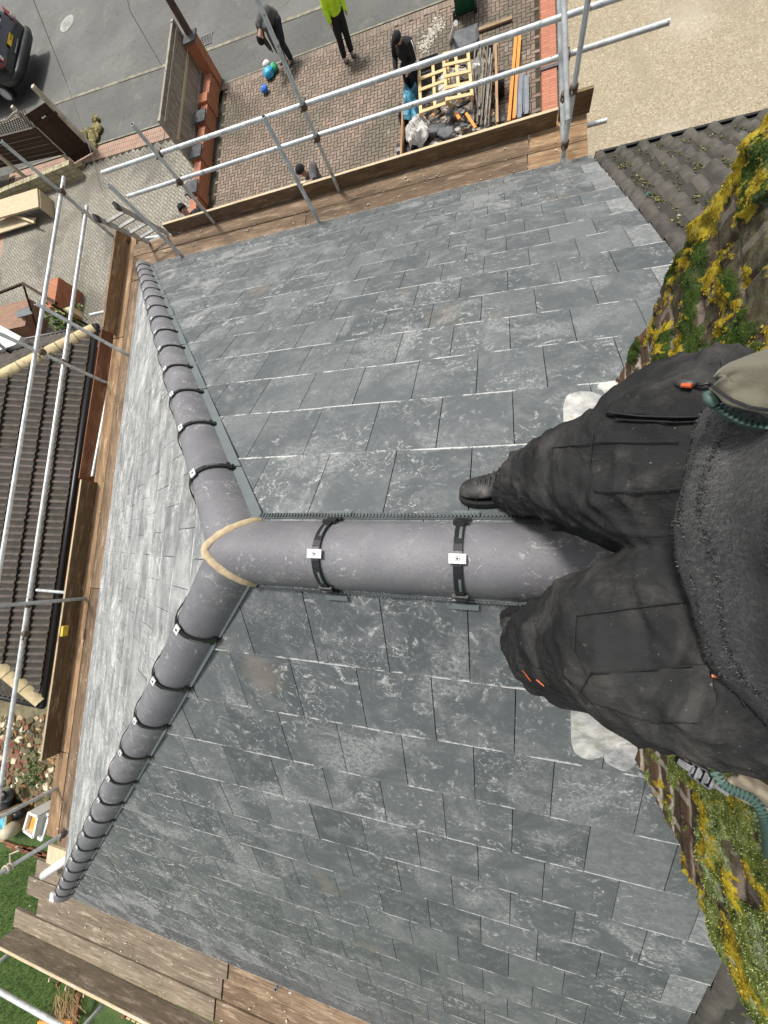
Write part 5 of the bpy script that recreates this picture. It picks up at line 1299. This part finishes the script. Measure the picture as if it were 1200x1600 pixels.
# ------------------------------------------------------------------ rear left garden things
b = MB()
for i in range(16000):
    px, py = rng(0, 130), rng(1330, 1600); p = at(px, py, G); b.col = (random.random(), 0, 0, 1); a = rng(0, 6.3); L = rng(.04, .10)
    d = V((cos(a) * .5, sin(a) * .5, 1)).normalized(); s = V((-sin(a), cos(a), 0)) * .006; b.poly([p + s, p - s, p + d * L])
nb = NT('lawn_blades'); b.build('lawn_grass', nb.out(nb.cr(nb.r, [(0, (.035, .08, .01)), (.6, (.08, .17, .02)), (1, (.17, .25, .05))]), .8)); tag(bpy.data.objects['lawn_grass'], 'short green grass blades of the rear lawn', 'grass', None, 'stuff')
b = MB()
for i in range(900):
    px, py = rng(0, 95), rng(1120, 1290); b.col = (random.random(), 0, 0, 1); s = rng(.02, .12); b.chunk(at(px, py, G - .02), s * rng(1, 1.7), s, s * rng(.3, .8))
nd = NT('garden_rubble_mix'); b.build('garden_rubble', nd.out(nd.cr(nd.r, [(0, (.05, .05, .03)), (.3, (.14, .12, .06)), (.5, (.17, .16, .08)), (.66, (.16, .05, .035)), (.82, (.33, .18, .07)), (.92, (.52, .46, .32)), (1, (.62, .57, .45))]), .9)); tag(bpy.data.objects['garden_rubble'], 'scattered stones, broken brick and soil behind the bungalow', 'rubble', None, 'stuff')
sheet('garden_slab', [tuple(at(*p, G)[:2]) for p in ((-30, 1098), (76, 1098), (76, 1128), (-30, 1120))], G - .006, simple('mossy_slab', (.17, .15, .085), .9, .4, 3))
sheet('garden_slab', [tuple(at(*p, G)[:2]) for p in ((-30, 1150), (12, 1150), (45, 1190), (10, 1215), (-30, 1225))], G + .02, simple('red_slab', (.20, .095, .055), .9, .3, 3))
b = MB(); leaves(b, at(52, 1208, G + .05), .5, 260, .10, (1, 1, .25)); tag(b.build('weeds', LEAF), 'low green weeds between the garden rubble', 'weeds', None, None, ) 
bpy.data.objects['weeds']['kind'] = 'stuff'
# open box with orange inside
def obox_open(nm, lab, cat, c4, z0, z1, mat, inner=None, t=.03):
    P = [at(*p, z1) for p in c4]; c = sum(P, V()) / 4; r_ = thing(nm, lab, cat, (c.x, c.y, z0))
    for i in range(4):
        a, e = P[i], P[(i + 1) % 4]; b = MB(); m = (a + e) / 2; m.z = (z0 + z1) / 2; b.obox(m, (e - a) / 2, V((0, 0, (z1 - z0) / 2)), (e - a).normalized().cross(V((0, 0, 1))) * t); b.build('side', mat, r_)
    b = MB(); zi = z0 + (z1 - z0) * .82; q = [c + (p - c) * .92 for p in P]; b.prism([V((p.x, p.y, zi - .03)) for p in q], [V((p.x, p.y, zi)) for p in q]); b.build('inside', inner or mat, r_)
    return r_
obox_open('storage_box', 'cream plastic box with orange yellow inside standing on the rubble behind the garden', 'box', [(44, 1270), (58, 1277), (51, 1309), (36, 1298)], G + .5, G + 1.0, WHITEP, simple('orange_inside', (.62, .33, .05), .8, .3, 12))
obox_open('cardboard_box', 'open brown cardboard box holding blue packets at the left border', 'box', [(-20, 1276), (10, 1272), (6, 1313), (-20, 1316)], G + .1, G + .55, simple('cardboard', (.30, .22, .12), .9, .2), simple('blue_packets', (.10, .35, .48), .5, .8, 9))
fr = thing('old_window', 'thin white window frame leaning against the cream box', 'window', at(66, 1290, G))
q = [at(56, 1264, G + .8), at(78, 1274, G + .8), at(66, 1312, G + .8), at(60, 1308, G + .75)]
for i in range(3): b = MB(); b.bar(q[i], q[i + 1], .07, .05); b.build('frame_bar', WHITEP, fr)
b = MB(); P = at(26, 1292, G + .4); b.path([P + V((0, 0, z)) for z in (0, .1, .22, .32)], [.16, .19, .17, .12], 14); b.path([P + V((.15, 0, .25)), P + V((.3, .1, .38)), P + V((.38, .15, .36))], [.03, .025, .03], 8)
tag(b.build('watering_can', simple('cream_plastic', (.52, .46, .33), .6, .15), None, True), 'cream watering can between the cardboard box and the cream box', 'watering can')
lumps('refuse_sack', 'black plastic refuse sack lying left of the grey scaffold tube', 'sack', at(14, 1256, G), .42, BLACKP, 2, (1, .7, .6))
lumps('refuse_sack', 'smaller black refuse sack touching the cream box', 'sack', at(40, 1264, G + .1), .26, BLACKP, 1, (1, .8, .7))
kt = thing('charcoal_kettle', 'small grey and black metal kettle on the rubble above the black sack', 'kettle', at(18, 1240, G))
b = MB(); P = at(17, 1240, G + .3); b.path([P, P + V((0, 0, .1)), P + V((0, 0, .2))], [.15, .18, .1], 14); b.build('kettle_body', GREYPVC, kt, True)
b = MB(); b.ball(P + V((-.12, -.1, .26)), .14, 12, 8, (1, 1, .5)); b.build('lid', BLACKP, kt, True)
# old timbers by the lawn edge
for i in range(7):
    a = rng(0, 1); p = at(20 + i * 9, 1324 + i * 2.5 + rng(-4, 4), G + .05); b = MB(); b.col = (random.random(), 0, 0, 1); b.bar(p - V((.5, -.1 * rng(-1, 1), 0)), p + V((.5, .1 * rng(-1, 1), 0)), .06, .04)
    tag(b.build('garden_batten', REDW), 'one of the dark red-brown battens scattered along the lawn edge', 'batten', 'dark battens along the lawn edge')
# compost stand below rear boards
cp = thing('log_store', 'rough timber crate full of dry twigs on the lawn below the rear toe board', 'crate', at(105, 1580, G))
c0 = at(100, 1560, G)
for i, (px, py) in enumerate(((76, 1532), (88, 1540), (102, 1545), (115, 1552), (130, 1556))):
    p = at(px, py, G + .9); b = MB(); b.bar(p, V((p.x, p.y, G)), .07, .03, (1, 0, 0)); b.build('upright', PALE if i % 2 == 0 else REDW, cp)
b = MB(); b.bar(at(60, 1598, G + .3), at(118, 1597, G + .3), .08, .05); b.build('rail', ORAW, cp)
b = MB(); b.bar(at(118, 1600, G + .3), at(124, 1555, G + .5), .09, .05); b.build('rail', REDW, cp)
b = MB()
for i in range(160):
    p = at(rng(85, 122), rng(1540, 1605), G + rng(.1, .5)); a = rng(-.8, .8) + 1.9; L = rng(.1, .35); b.col = (random.random(), 0, 0, 1); b.tube(p, p + V((cos(a) * L, sin(a) * L, rng(-.1, .1))), .006, 4)
tw_ = b.build('twigs', m_wood('twigw', (.35, .22, .10), (.55, .38, .2), (.2, .1, .04)), cp); tw_['kind'] = 'stuff'
sheet('bare_soil_patch', [tuple(at(*p, G)[:2]) for p in ((60, 1585), (80, 1568), (105, 1560), (120, 1590), (110, 1620), (60, 1620))], G + .006, simple('bare_soil', (.035, .025, .015), .95, .4))
yb = thing('yellow_trellis', 'pale yellow slatted timber panel on the lawn under the rear boards', 'panel', at(215, 1600, G))
for i in range(6): p = at(200 + i * 8, 1592 + i * 4, G + 1.6); b = MB(); b.bar(p, V((p.x, p.y, G)), .09, .02, (0, 1, 0)); b.build('slat', YELW, yb)
b = MB(); p = at(192, 1588, G + 1.6); b.bar(p, V((p.x, p.y, G)), .08, .08, (0, 1, 0)); b.build('post', REDW, yb)
# ------------------------------------------------------------------ the roofer astride the ridge (legs and belly seen from above)
from mathutils.bvhtree import BVHTree
rf = thing('person', 'roofer in black trousers, dark grey fleece and olive jacket standing astride the ridge', 'person', (-1.05, 0, -.12))
ntj = NT('black_work_trousers')
cj = ntj.mix(ntj.ramp(ntj.noise(6, det=6, rough=.6), .3, .75), (.015, .0155, .016), (.034, .0345, .035))
cj = ntj.mix(ntj.ma('MULTIPLY', ntj.ramp(ntj.noise(5.5, ntj.map(ntj.pos, loc=(2, 4, 1)), det=8, rough=.7, dist=.8), .48, .68), .42), cj, (.12, .11, .10))
cj = ntj.mix(ntj.ma('MULTIPLY', ntj.ramp(ntj.noise(40, ntj.map(ntj.pos, loc=(2, 4, 1)), det=6, rough=.75, dist=1), .60, .75), .35), cj, (.20, .19, .17))
cj = ntj.mix(ntj.ma('MULTIPLY', ntj.ramp(ntj.noise(200, det=2), .72, .76), .5), cj, (.3, .3, .28))
hb = ntj.ma('ADD', ntj.ma('MULTIPLY', ntj.noise(700, det=2), .08), ntj.ma('MULTIPLY', ntj.noise(13, ntj.map(ntj.pos, sc=(1, 1, .55)), det=4, rough=.55, dist=1.4), 1.0))
TROU = ntj.out(cj, .88, 0, ntj.bump(hb, .8, .014), .12, 0)
SEAM = simple('trouser_seam', (.016, .016, .017), .85, .4, 30, bst=.5, bsc=300)
def legmesh(b, st, seed):
    C = []; 
    for (a, c, z) in st:
        p, q = at(*a, z), at(*c, z); C.append(((p + q) / 2, (p - q).length / 2))
    # resample
    pts = []
    for i in range(len(C) - 1):
        for k in range(6):
            t_ = k / 6; i0, i3 = max(i - 1, 0), min(i + 2, len(C) - 1)
            def cat(f): 
                p0, p1, p2, p3 = f(C[i0]), f(C[i]), f(C[i + 1]), f(C[i3])
                return (p1 * 2 + (p2 - p0) * t_ + (p0 * 2 - p1 * 5 + p2 * 4 - p3) * t_ * t_ + (p1 * 3 - p0 - p2 * 3 + p3) * t_ ** 3) * .5
            pts.append((cat(lambda q: q[0]), cat(lambda q: q[1])))
    pts.append(C[-1]); R = []
    for i, (c, r) in enumerate(pts):
        d = (pts[min(i + 1, len(pts) - 1)][0] - pts[max(i - 1, 0)][0]).normalized()
        s = d.cross(V((1, 0, 0)));  s = V((0, 1, 0)) - d * d.y; s.normalize(); w_ = d.cross(s)
        ring = []
        for k in range(48):
            a = 2 * pi * k / 48
            nv_ = s * cos(a) + w_ * sin(a); rr = r * (1 if True else 1)
            p = c + s * cos(a) * r + w_ * sin(a) * r * (.92 - .50 * max(0, min(1, (i / len(pts) - .55) / .35)))
            f = noise.fractal(V((p.x * 7 + seed, p.y * 7, p.z * 12)), 1, 2, 3) * .010
            cr1 = sin((i * .55) + 2.2 * noise.noise(V((a * .8, i * .12, seed)))) * .0045 * (1.2 if i < 16 else .5)
            rdg = (1 - abs(noise.noise(V((a * .8 + seed, i * .11 + a * .5 * (1 if seed < 5 else -1), seed))))) ** 7 * .014 + (1 - abs(noise.noise(V((a * 1.9 + seed * 2, i * .30 - a * .9, seed + 4))))) ** 9 * .008
            ring.append(p + nv_ * (f + cr1 * .5 + rdg - .005))
        R.append(ring)
    b.rings(R)
RL = [((792, 745), (798, 799), -.075), ((800, 728), (812, 803), -.02), ((826, 706), (840, 806), .10), ((862, 682), (874, 816), .24), ((905, 664), (912, 834), .37), ((960, 640), (960, 852), .47), ((1015, 602), (1012, 872), .55), ((1070, 572), (1060, 890), .60), ((1130, 550), (1120, 900), .635), ((1215, 530), (1200, 880), .63)]
LL = [((822, 968), (820, 1036), -.06), ((832, 958), (826, 1056), .0), ((856, 948), (846, 1078), .11), ((890, 934), (876, 1094), .25), ((930, 912), (912, 1104), .37), ((975, 878), (962, 1134), .47), ((1015, 862), (1012, 1160), .55), ((1070, 858), (1075, 1186), .60), ((1130, 860), (1135, 1205), .635), ((1210, 880), (1215, 1232), .62)]
b = MB(); legmesh(b, RL, 1.0); legmesh(b, LL, 9.0)
# pelvis block
R = []
for i in range(6):
    z = .48 + .05 * i; k_ = sin(min(1, (i + 1.5) / 4) * pi / 2)
    R.append([V((-1.29 + .105 * k_ * cos(a), .0 + .17 * k_ * sin(a), z)) for a in [2 * pi * q / 40 for q in range(40)]])
b.rings(R)
bvh = BVHTree.FromPolygons([V(p) for p in b.v], b.f)
trou = b.build('trousers', TROU, rf, True)
m = trou.modifiers.new('r', 'REMESH'); m.mode = 'VOXEL'; m.voxel_size = .0048; m.use_smooth_shade = True
m = trou.modifiers.new('s', 'SMOOTH'); m.factor = .5; m.iterations = 2
def hit(px, py, off=.0, zdef=.6):
    d = ray(px, py).normalized(); h = bvh.ray_cast(CAM, d)
    if h[0] is None: return at(px, py, zdef)
    return h[0] - d * off
def inpoly(x, y, P):
    c = False; j = len(P) - 1
    for i in range(len(P)):
        if ((P[i][1] > y) != (P[j][1] > y)) and x < (P[j][0] - P[i][0]) * (y - P[i][1]) / (P[j][1] - P[i][1] + 1e-9) + P[i][0]: c = not c
        j = i
    return c
def patch(nm, poly, off, mat=None, step=5, parent=None, thick=.004):
    xs = [p[0] for p in poly]; ys = [p[1] for p in poly]; b = MB(); ids = {}
    def vid(i, j):
        if (i, j) not in ids:
            ids[(i, j)] = len(b.v); b.v.append(tuple(hit(min(xs) + i * step, min(ys) + j * step, off)))
        return ids[(i, j)]
    for i in range(int((max(xs) - min(xs)) / step)):
        for j in range(int((max(ys) - min(ys)) / step)):
            if inpoly(min(xs) + (i + .5) * step, min(ys) + (j + .5) * step, poly):
                b.face((vid(i, j), vid(i, j + 1), vid(i + 1, j + 1), vid(i + 1, j)))
    o = b.build(nm, mat or TROU, parent or rf, True)
    m = o.modifiers.new('sm', 'SMOOTH'); m.factor = .6; m.iterations = 6
    m = o.modifiers.new('s', 'SOLIDIFY'); m.thickness = thick; m.offset = -1; return o
def seam(b, pts, off=.005, r=.0011, n=14):
    P = []
    for i in range(len(pts) - 1):
        for k in range(n): t_ = k / n; P.append(hit(pts[i][0] + (pts[i + 1][0] - pts[i][0]) * t_, pts[i][1] + (pts[i + 1][1] - pts[i][1]) * t_, off))
    P.append(hit(*pts[-1], off)); P2 = [P[0]] + [(P[i - 1] + P[i] * 2 + P[i + 1]) / 4 for i in range(1, len(P) - 1)] + [P[-1]]
    b.path(P2, r, 5)
pk = patch('pocket', [(943, 648), (950, 628), (1012, 600), (1070, 578), (1130, 560), (1130, 650), (1090, 655), (1000, 652)], .012)
pk2 = patch('pocket', [(906, 1081), (923, 1052), (1000, 1048), (1108, 1038), (1125, 1100), (1090, 1135), (1010, 1130), (920, 1100)], .010)
pk3 = patch('knee_patch', [(800, 1030), (840, 1042), (885, 1062), (905, 1085), (915, 1098), (880, 1088), (835, 1066), (808, 1050)], .007)
for q in ([(946, 644), (1000, 650), (1060, 652), (1125, 650)], [(927, 675), (921, 733), (929, 767), (1000, 768), (1071, 762)], [(900, 962), (985, 950), (1071, 940)], [(900, 962), (896, 1020), (915, 1054)], [(923, 1052), (1000, 1048), (1108, 1038)],
          [(925, 1056), (1000, 1052), (1108, 1042)], [(923, 1052), (906, 1081), (917, 1100)], [(800, 1030), (885, 1062), (915, 1100)], [(850, 1045), (870, 1080)], [(960, 655), (1060, 660), (1120, 657)], [(860, 700), (940, 690), (1060, 690)], [(1165, 1105), (1130, 1040), (1115, 980)]):
    b = MB(); seam(b, q, .0135 if q[0][0] in (946,) else .006); b.build('stitched_seam', SEAM, rf, True)
ORZ = simple('orange_plastic', (.55, .10, .03), .4, .1)
b = MB(); b.path([hit(1112, 602, .02), hit(1104, 599, .022), hit(1096, 602, .02), hit(1088, 600, .02)], .0022, 6); b.build('zip_cord', BLACKP, rf, True)
b = MB(); b.path([hit(1090, 600, .016), hit(1078, 600, .018), hit(1064, 599, .017), hit(1057, 598, .014)], [.003, .0052, .0052, .003], 10, sy=.8); b.build('zip_pull', simple('dark_pull', (.05, .052, .055), .5), rf, True)
b = MB(); b.path([hit(1081, 603, .0225), hit(1065, 602, .0215)], [.0028, .0028], 8); b.build('pull_insert', ORZ, rf)
b = MB()
for q in ([(1112, 1056), (1127, 1057)], [(817, 1048), (829, 1064)], [(838, 1062), (850, 1072)]): seam(b, q, .010, .0015 if q[0][0] < 1000 else .0022, 5)
b.build('orange_tab', ORZ, rf)
# boots
BOOT = NT('worn_boot'); bc = BOOT.mix(BOOT.ramp(BOOT.noise(18, det=6, rough=.7), .4, .7), (.022, .021, .021), (.13, .122, .115)); BOOT = BOOT.out(bc, .6, 0, BOOT.bump(BOOT.noise(60, det=5), .3, .004), .4)
SOLE = simple('boot_sole', (.012, .012, .012), .7)
def boot(toe, heelx, sg, yaw):
    tv = V(toe); d = V((cos(yaw), sin(yaw), 0)); nn = V((0, sg * T * cs, cs)).normalized(); d = (d - nn * d.dot(nn)).normalized(); s = nn.cross(d)
    r_ = rf; b = MB(); R = []; SR = []
    for x, w_, h in ((0, .012, .018), (.008, .026, .036), (.025, .040, .048), (.055, .048, .054), (.09, .050, .062), (.12, .048, .080), (.15, .045, .105), (.19, .042, .14), (.24, .042, .15), (.28, .036, .14), (.30, .02, .10)):
        c = tv - d * x; ring = []
        for k in range(20):
            a = 2 * pi * k / 20; zz = max(-.0, .5 + .5 * sin(a)); 
            ring.append(c + s * (cos(a) * w_ * (1 if sin(a) < 0 else (1 - .18 * sin(a)))) + nn * (.012 + h * (.5 + .5 * sin(a)) ** .8))
        R.append(ring); SR.append([c + s * (w_ + .004) * q[0] + nn * q[1] for q in ((-1, 0), (1, 0), (1.02, .018), (-1.02, .018))])
    b.rings(R); o = b.build('boot', BOOT, rf, True); m = o.modifiers.new('s', 'SUBSURF'); m.levels = m.render_levels = 1
    b = MB(); b.rings(SR); b.build('sole', SOLE, o)
    b = MB()
    for i in range(5):
        x = .065 + i * .016; hh = .062 + i * .011
        b.path([tv - d * x + s * .028 + nn * (hh - .008), tv - d * (x + .006) + nn * (hh + .013), tv - d * (x + .002) - s * .028 + nn * (hh - .008)], .0026, 6)
    b.path([tv - d * .058 + s * a_ + nn * z_ for a_, z_ in ((-.046, .025), (-.03, .055), (0, .068), (.03, .055), (.046, .025))], .0018, 5)
    b.path([tv - d * .135 + nn * .128 + s * .0, tv - d * .12 + s * .025 + nn * .125, tv - d * .13 + s * .03 + nn * .10, tv - d * .14 + s * .005 + nn * .125], .0026, 6)
    b.build('laces', BLACKP, o)
def onpl_(px, py, sg, lift):
    d = ray(px, py); nn = V((0, sg * T * cs, cs)); t_ = (nn * lift - CAM).dot(nn) / d.dot(nn); return CAM + d * t_
boot(onpl_(718, 776, -1, .022), 0, -1, radians(2)); boot(onpl_(781, 966, 1, .022), 0, 1, radians(4))
# fleece
nf = NT('dark_fleece'); cf = nf.cr(nf.noise(230, nf.map(nf.pos, sc=(1, 1, .6)), det=5, rough=.8), [(.36, (.004, .004, .005)), (.5, (.018, .018, .019)), (.62, (.07, .07, .07)), (.74, (.22, .22, .215))])
FLE = nf.out(cf, 1, 0, nf.bump(nf.noise(180, det=5, rough=.8), 1.0, .01), .1, .3)
b = MB(); R = []; fl = []
prof = [(.705, .145, .185, -1.285), (.70, .160, .200, -1.285), (.712, .170, .212, -1.285), (.735, .174, .215, -1.287), (.755, .168, .208, -1.29), (.765, .157, .198, -1.295), (.785, .158, .20, -1.30), (.82, .166, .21, -1.305), (.88, .165, .212, -1.315), (.96, .155, .21, -1.33), (1.05, .145, .215, -1.345), (1.15, .135, .225, -1.355), (1.26, .12, .22, -1.36), (1.34, .10, .17, -1.365), (1.40, .06, .08, -1.37)]
for (z, rx, ry, cx_) in prof:
    ring = []
    for k in range(96):
        a = 2 * pi * k / 96; yo = -.026; ff = noise.fractal(V((cos(a) * 3, sin(a) * 3, z * 9)), 1, 2, 3) * .008 + .004 * sin(a * 9 + z * 20) * (z < .8)
        zz = z + .035 * cos(a) * 0 + (.03 * max(0, sin(a)) * -1 if z < .9 else 0)
        ring.append(V((cx_ - .004 + (rx - .010 + ff) * cos(a), yo + (ry + .012 + ff) * sin(a), zz)))
    R.append(ring)
b.rings(R); fo = b.build('fleece', FLE, rf, True); m = fo.modifiers.new('s', 'SUBSURF'); m.levels = m.render_levels = 2
t = MB(); n_ = len(R[0])
for _ in range(60000):
    i = random.randrange(0, 8); k = random.randrange(-24, 24) % n_; u, w_ = random.random(), random.random()
    p = R[i][k].lerp(R[i][(k + 1) % n_], u).lerp(R[i + 1][k].lerp(R[i + 1][(k + 1) % n_], u), w_)
    o_ = V((p.x + 1.29, p.y, 0)).normalized(); dv = (o_ + V((rng(-1, 1), rng(-1, 1), rng(-1, .7))) * .9).normalized(); L = rng(.0012, .0030); s = dv.cross(V((rng(-1, 1), rng(-1, 1), rng(-1, 1)))).normalized() * rng(.0003, .0007)
    g = random.random() ** 1.8; t.col = (g, 0, 0, 1); p = p - o_ * .002; t.poly([p + s, p - s, p + dv * L])
nh = NT('fleece_fibre'); ft_ = t.build('fleece_pile', nh.out(nh.cr(nh.r, [(0, (.008, .008, .008)), (.45, (.035, .035, .035)), (.7, (.12, .12, .12)), (1, (.20, .20, .195))]), 1, 0, None, .1), fo); ft_['kind'] = 'stuff'
# jacket: olive panels hanging open each side, with zip tape
no = NT('olive_jacket'); co = no.mix(no.ramp(no.noise(7, det=5, rough=.6), .3, .7), (.105, .10, .07), (.165, .155, .115)); OLV = no.out(co, .85, 0, no.bump(no.ma('ADD', no.noise(16, det=3), no.ma('MULTIPLY', no.noise(500, det=2), .15)), .4, .01), .3, .2)
ZIPG = simple('green_zip_tape', (.05, .095, .078), .6, .15); 
def panel(nm, pts, mat, bulge, thick=.006, n=22, par=None):
    """pts: 4 corner lists (px,py,z): edge curves A (inner) and B (outer), lofted"""
    A_, B2 = pts; b = MB()
    def samp(C, t_):
        f = t_ * (len(C) - 1); i = min(int(f), len(C) - 2); u = f - i; p = [C[i][k] + (C[i + 1][k] - C[i][k]) * u for k in range(3)]; return at(p[0], p[1], p[2])
    nb = 0
    for i in range(n + 1):
        for j in range(n + 1):
            t_, u = i / n, j / n; p = samp(A_, t_).lerp(samp(B2, t_), u)
            p.z += bulge * sin(pi * u) + .007 * noise.noise(V((t_ * 4, u * 5, len(A_)))) + .006 * sin(u * 9 + t_ * 3); b.v.append(tuple(p))
    for i in range(n):
        for j in range(n): a = i * (n + 1) + j; b.face((a, a + 1, a + n + 2, a + n + 1))
    o = b.build(nm, mat, par or rf, True); m = o.modifiers.new('sm', 'SMOOTH'); m.iterations = 3; m = o.modifiers.new('s', 'SOLIDIFY'); m.thickness = thick; m.offset = 0
    m = o.modifiers.new('b', 'SUBSURF'); m.levels = m.render_levels = 1; return o
jk = panel('jacket_front', ([(1109, 606, .80), (1118, 622, .80), (1135, 637, .805), (1165, 651, .81), (1200, 657, .81), (1240, 660, .82)], [(1112, 598, .80), (1124, 582, .80), (1142, 568, .80), (1172, 556, .80), (1206, 542, .80), (1250, 520, .81)]), OLV, .018)
b = MB(); zz = [(1106, 614, .795), (1114, 630, .795), (1130, 645, .797), (1160, 660, .80), (1200, 667, .80), (1240, 670, .81)]
P = []
for i in range(len(zz) - 1):
    for k in range(10): t_ = k / 10; P.append(at(*[zz[i][q] + (zz[i + 1][q] - zz[i][q]) * t_ for q in range(3)]))
for _ in range(5): P = [P[0]] + [(P[i - 1] + P[i] + P[i + 1]) / 3 for i in range(1, len(P) - 1)] + [P[-1]]
b.path(P, .0034, 8, sy=.6); o = b.build('zip_tape', ZIPG, jk, True)
def teeth(P, par, w_=.005, lift=.003, mat=ZIPG):
    b = MB(); acc = 0
    for i in range(len(P) - 1):
        L = (P[i + 1] - P[i]).length; d = (P[i + 1] - P[i]).normalized(); s = d.cross(V((0, 0, 1))).normalized(); k = 0.0
        while acc < L:
            p = P[i] + d * acc; b.obox(p + V((0, 0, lift)), s * w_, d * .0011, V((0, 0, .002))); acc += .0042
        acc -= L
    return b.build('zip_teeth', mat, par)
teeth(P, jk, .004, .002)
b = MB(); seam_p = [at(1112, 603, .812), at(1126, 614, .818), at(1144, 626, .824), at(1172, 637, .83), at(1200, 641, .83), at(1240, 643, .83)]; b.path(seam_p, .0016, 5); b.build('panel_seam', SEAM, jk)
b = MB(); b.path([at(1104, 612, .80), at(1110, 622, .80), at(1119, 634, .80)], [.004, .0065, .005], 8, sy=.7); b.build('zip_end', ZIPG, jk, True)
# lower side: lining, zip and metal slider lying over the mossy stack
LIN = simple('tan_lining', (.26, .22, .16), .9, .2, 20)
jl = panel('jacket_side', ([(1118, 1212, .60), (1140, 1236, .60), (1165, 1250, .60), (1190, 1262, .60), (1230, 1310, .60)], [(1150, 1200, .62), (1170, 1215, .62), (1195, 1225, .62), (1215, 1240, .62), (1250, 1270, .62)]), LIN, .012)
zz = [(1114, 1205, .615), (1125, 1222, .62), (1145, 1234, .62), (1165, 1241, .62), (1182, 1254, .62), (1192, 1275, .62), (1197, 1305, .60), (1199, 1340, .57)]
P = []
for i in range(len(zz) - 1):
    for k in range(8): t_ = k / 8; P.append(at(*[zz[i][q] + (zz[i + 1][q] - zz[i][q]) * t_ for q in range(3)]))
for _ in range(5): P = [P[0]] + [(P[i - 1] + P[i] + P[i + 1]) / 3 for i in range(1, len(P) - 1)] + [P[-1]]
b = MB(); b.path(P, .0045, 8); b.build('zip_tape', ZIPG, jl, True); teeth(P, jl, .0052, .003)
CHR = simple('chrome', (.10, .10, .105), .42, .5, 60, metal=.9)
b = MB(); p0, p1 = at(1078, 1200, .60), at(1113, 1222, .61); d = (p1 - p0).normalized(); s = d.cross(V((0, 0, 1)))
for i in range(7): b.obox(p0.lerp(p1, i / 6) + V((0, 0, .004 * (i % 2))), s * (.0085 if i % 2 else .006), d * .0012, V((0, 0, .004)))
b.obox((p0 + p1) / 2, d * .025, s * .0045, V((0, 0, .004))); b.build('zip_slider', [CHR], jl)
b = MB()
for sg in (-1, 1): b.path([p0 + s * .008 * sg, p1 + s * .010 * sg], .0025, 6)
b.build('slider_edge', BLACKP, jl)
# body inside the clothes, with head, arms holding the camera above the frame
vs = [((-1.30, 0, .62), .10), ((-1.31, 0, .85), .10), ((-1.35, 0, 1.15), .11), ((-1.37, 0, 1.42), .055), ((-1.33, 0, 1.56), .085), ((-1.33, 0, 1.64), .07),
      ((-1.36, -.20, 1.33), .055), ((-1.38, -.30, 1.14), .042), ((-1.10, -.10, 1.30), .03), ((-1.03, -.05, 1.32), .02), ((-1.36, .20, 1.33), .055), ((-1.38, .30, 1.14), .042), ((-1.10, .10, 1.30), .03), ((-1.03, .05, 1.32), .02),
      ((-1.27, -.09, .58), .08), ((-1.10, -.17, .34), .055), ((-1.0, -.20, -.02), .035), ((-1.27, .09, .58), .08), ((-1.10, .16, .34), .055), ((-1.05, .20, -.02), .035)]
es = [(0, 1), (1, 2), (2, 3), (3, 4), (4, 5), (2, 6), (6, 7), (7, 8), (8, 9), (2, 10), (10, 11), (11, 12), (12, 13), (0, 14), (14, 15), (15, 16), (0, 17), (17, 18), (18, 19)]
skin('body', vs, es, SKINM, rf, 0)
skin('jacket_back', [((-1.40, 0, .78), .13), ((-1.41, 0, 1.1), .13), ((-1.40, 0, 1.33), .10), ((-1.37, -.21, 1.33), .075), ((-1.39, -.31, 1.14), .06), ((-1.15, -.13, 1.29), .045), ((-1.37, .21, 1.33), .075), ((-1.39, .31, 1.14), .06), ((-1.15, .13, 1.29), .045)],
     [(0, 1), (1, 2), (2, 3), (3, 4), (4, 5), (2, 6), (6, 7), (7, 8)], OLV, rf, 0)
b = MB(); b.ball((-1.345, 0, 1.66), .10, 16, 10, (1.1, .95, .85)); b.build('hat', BLK, rf, True)
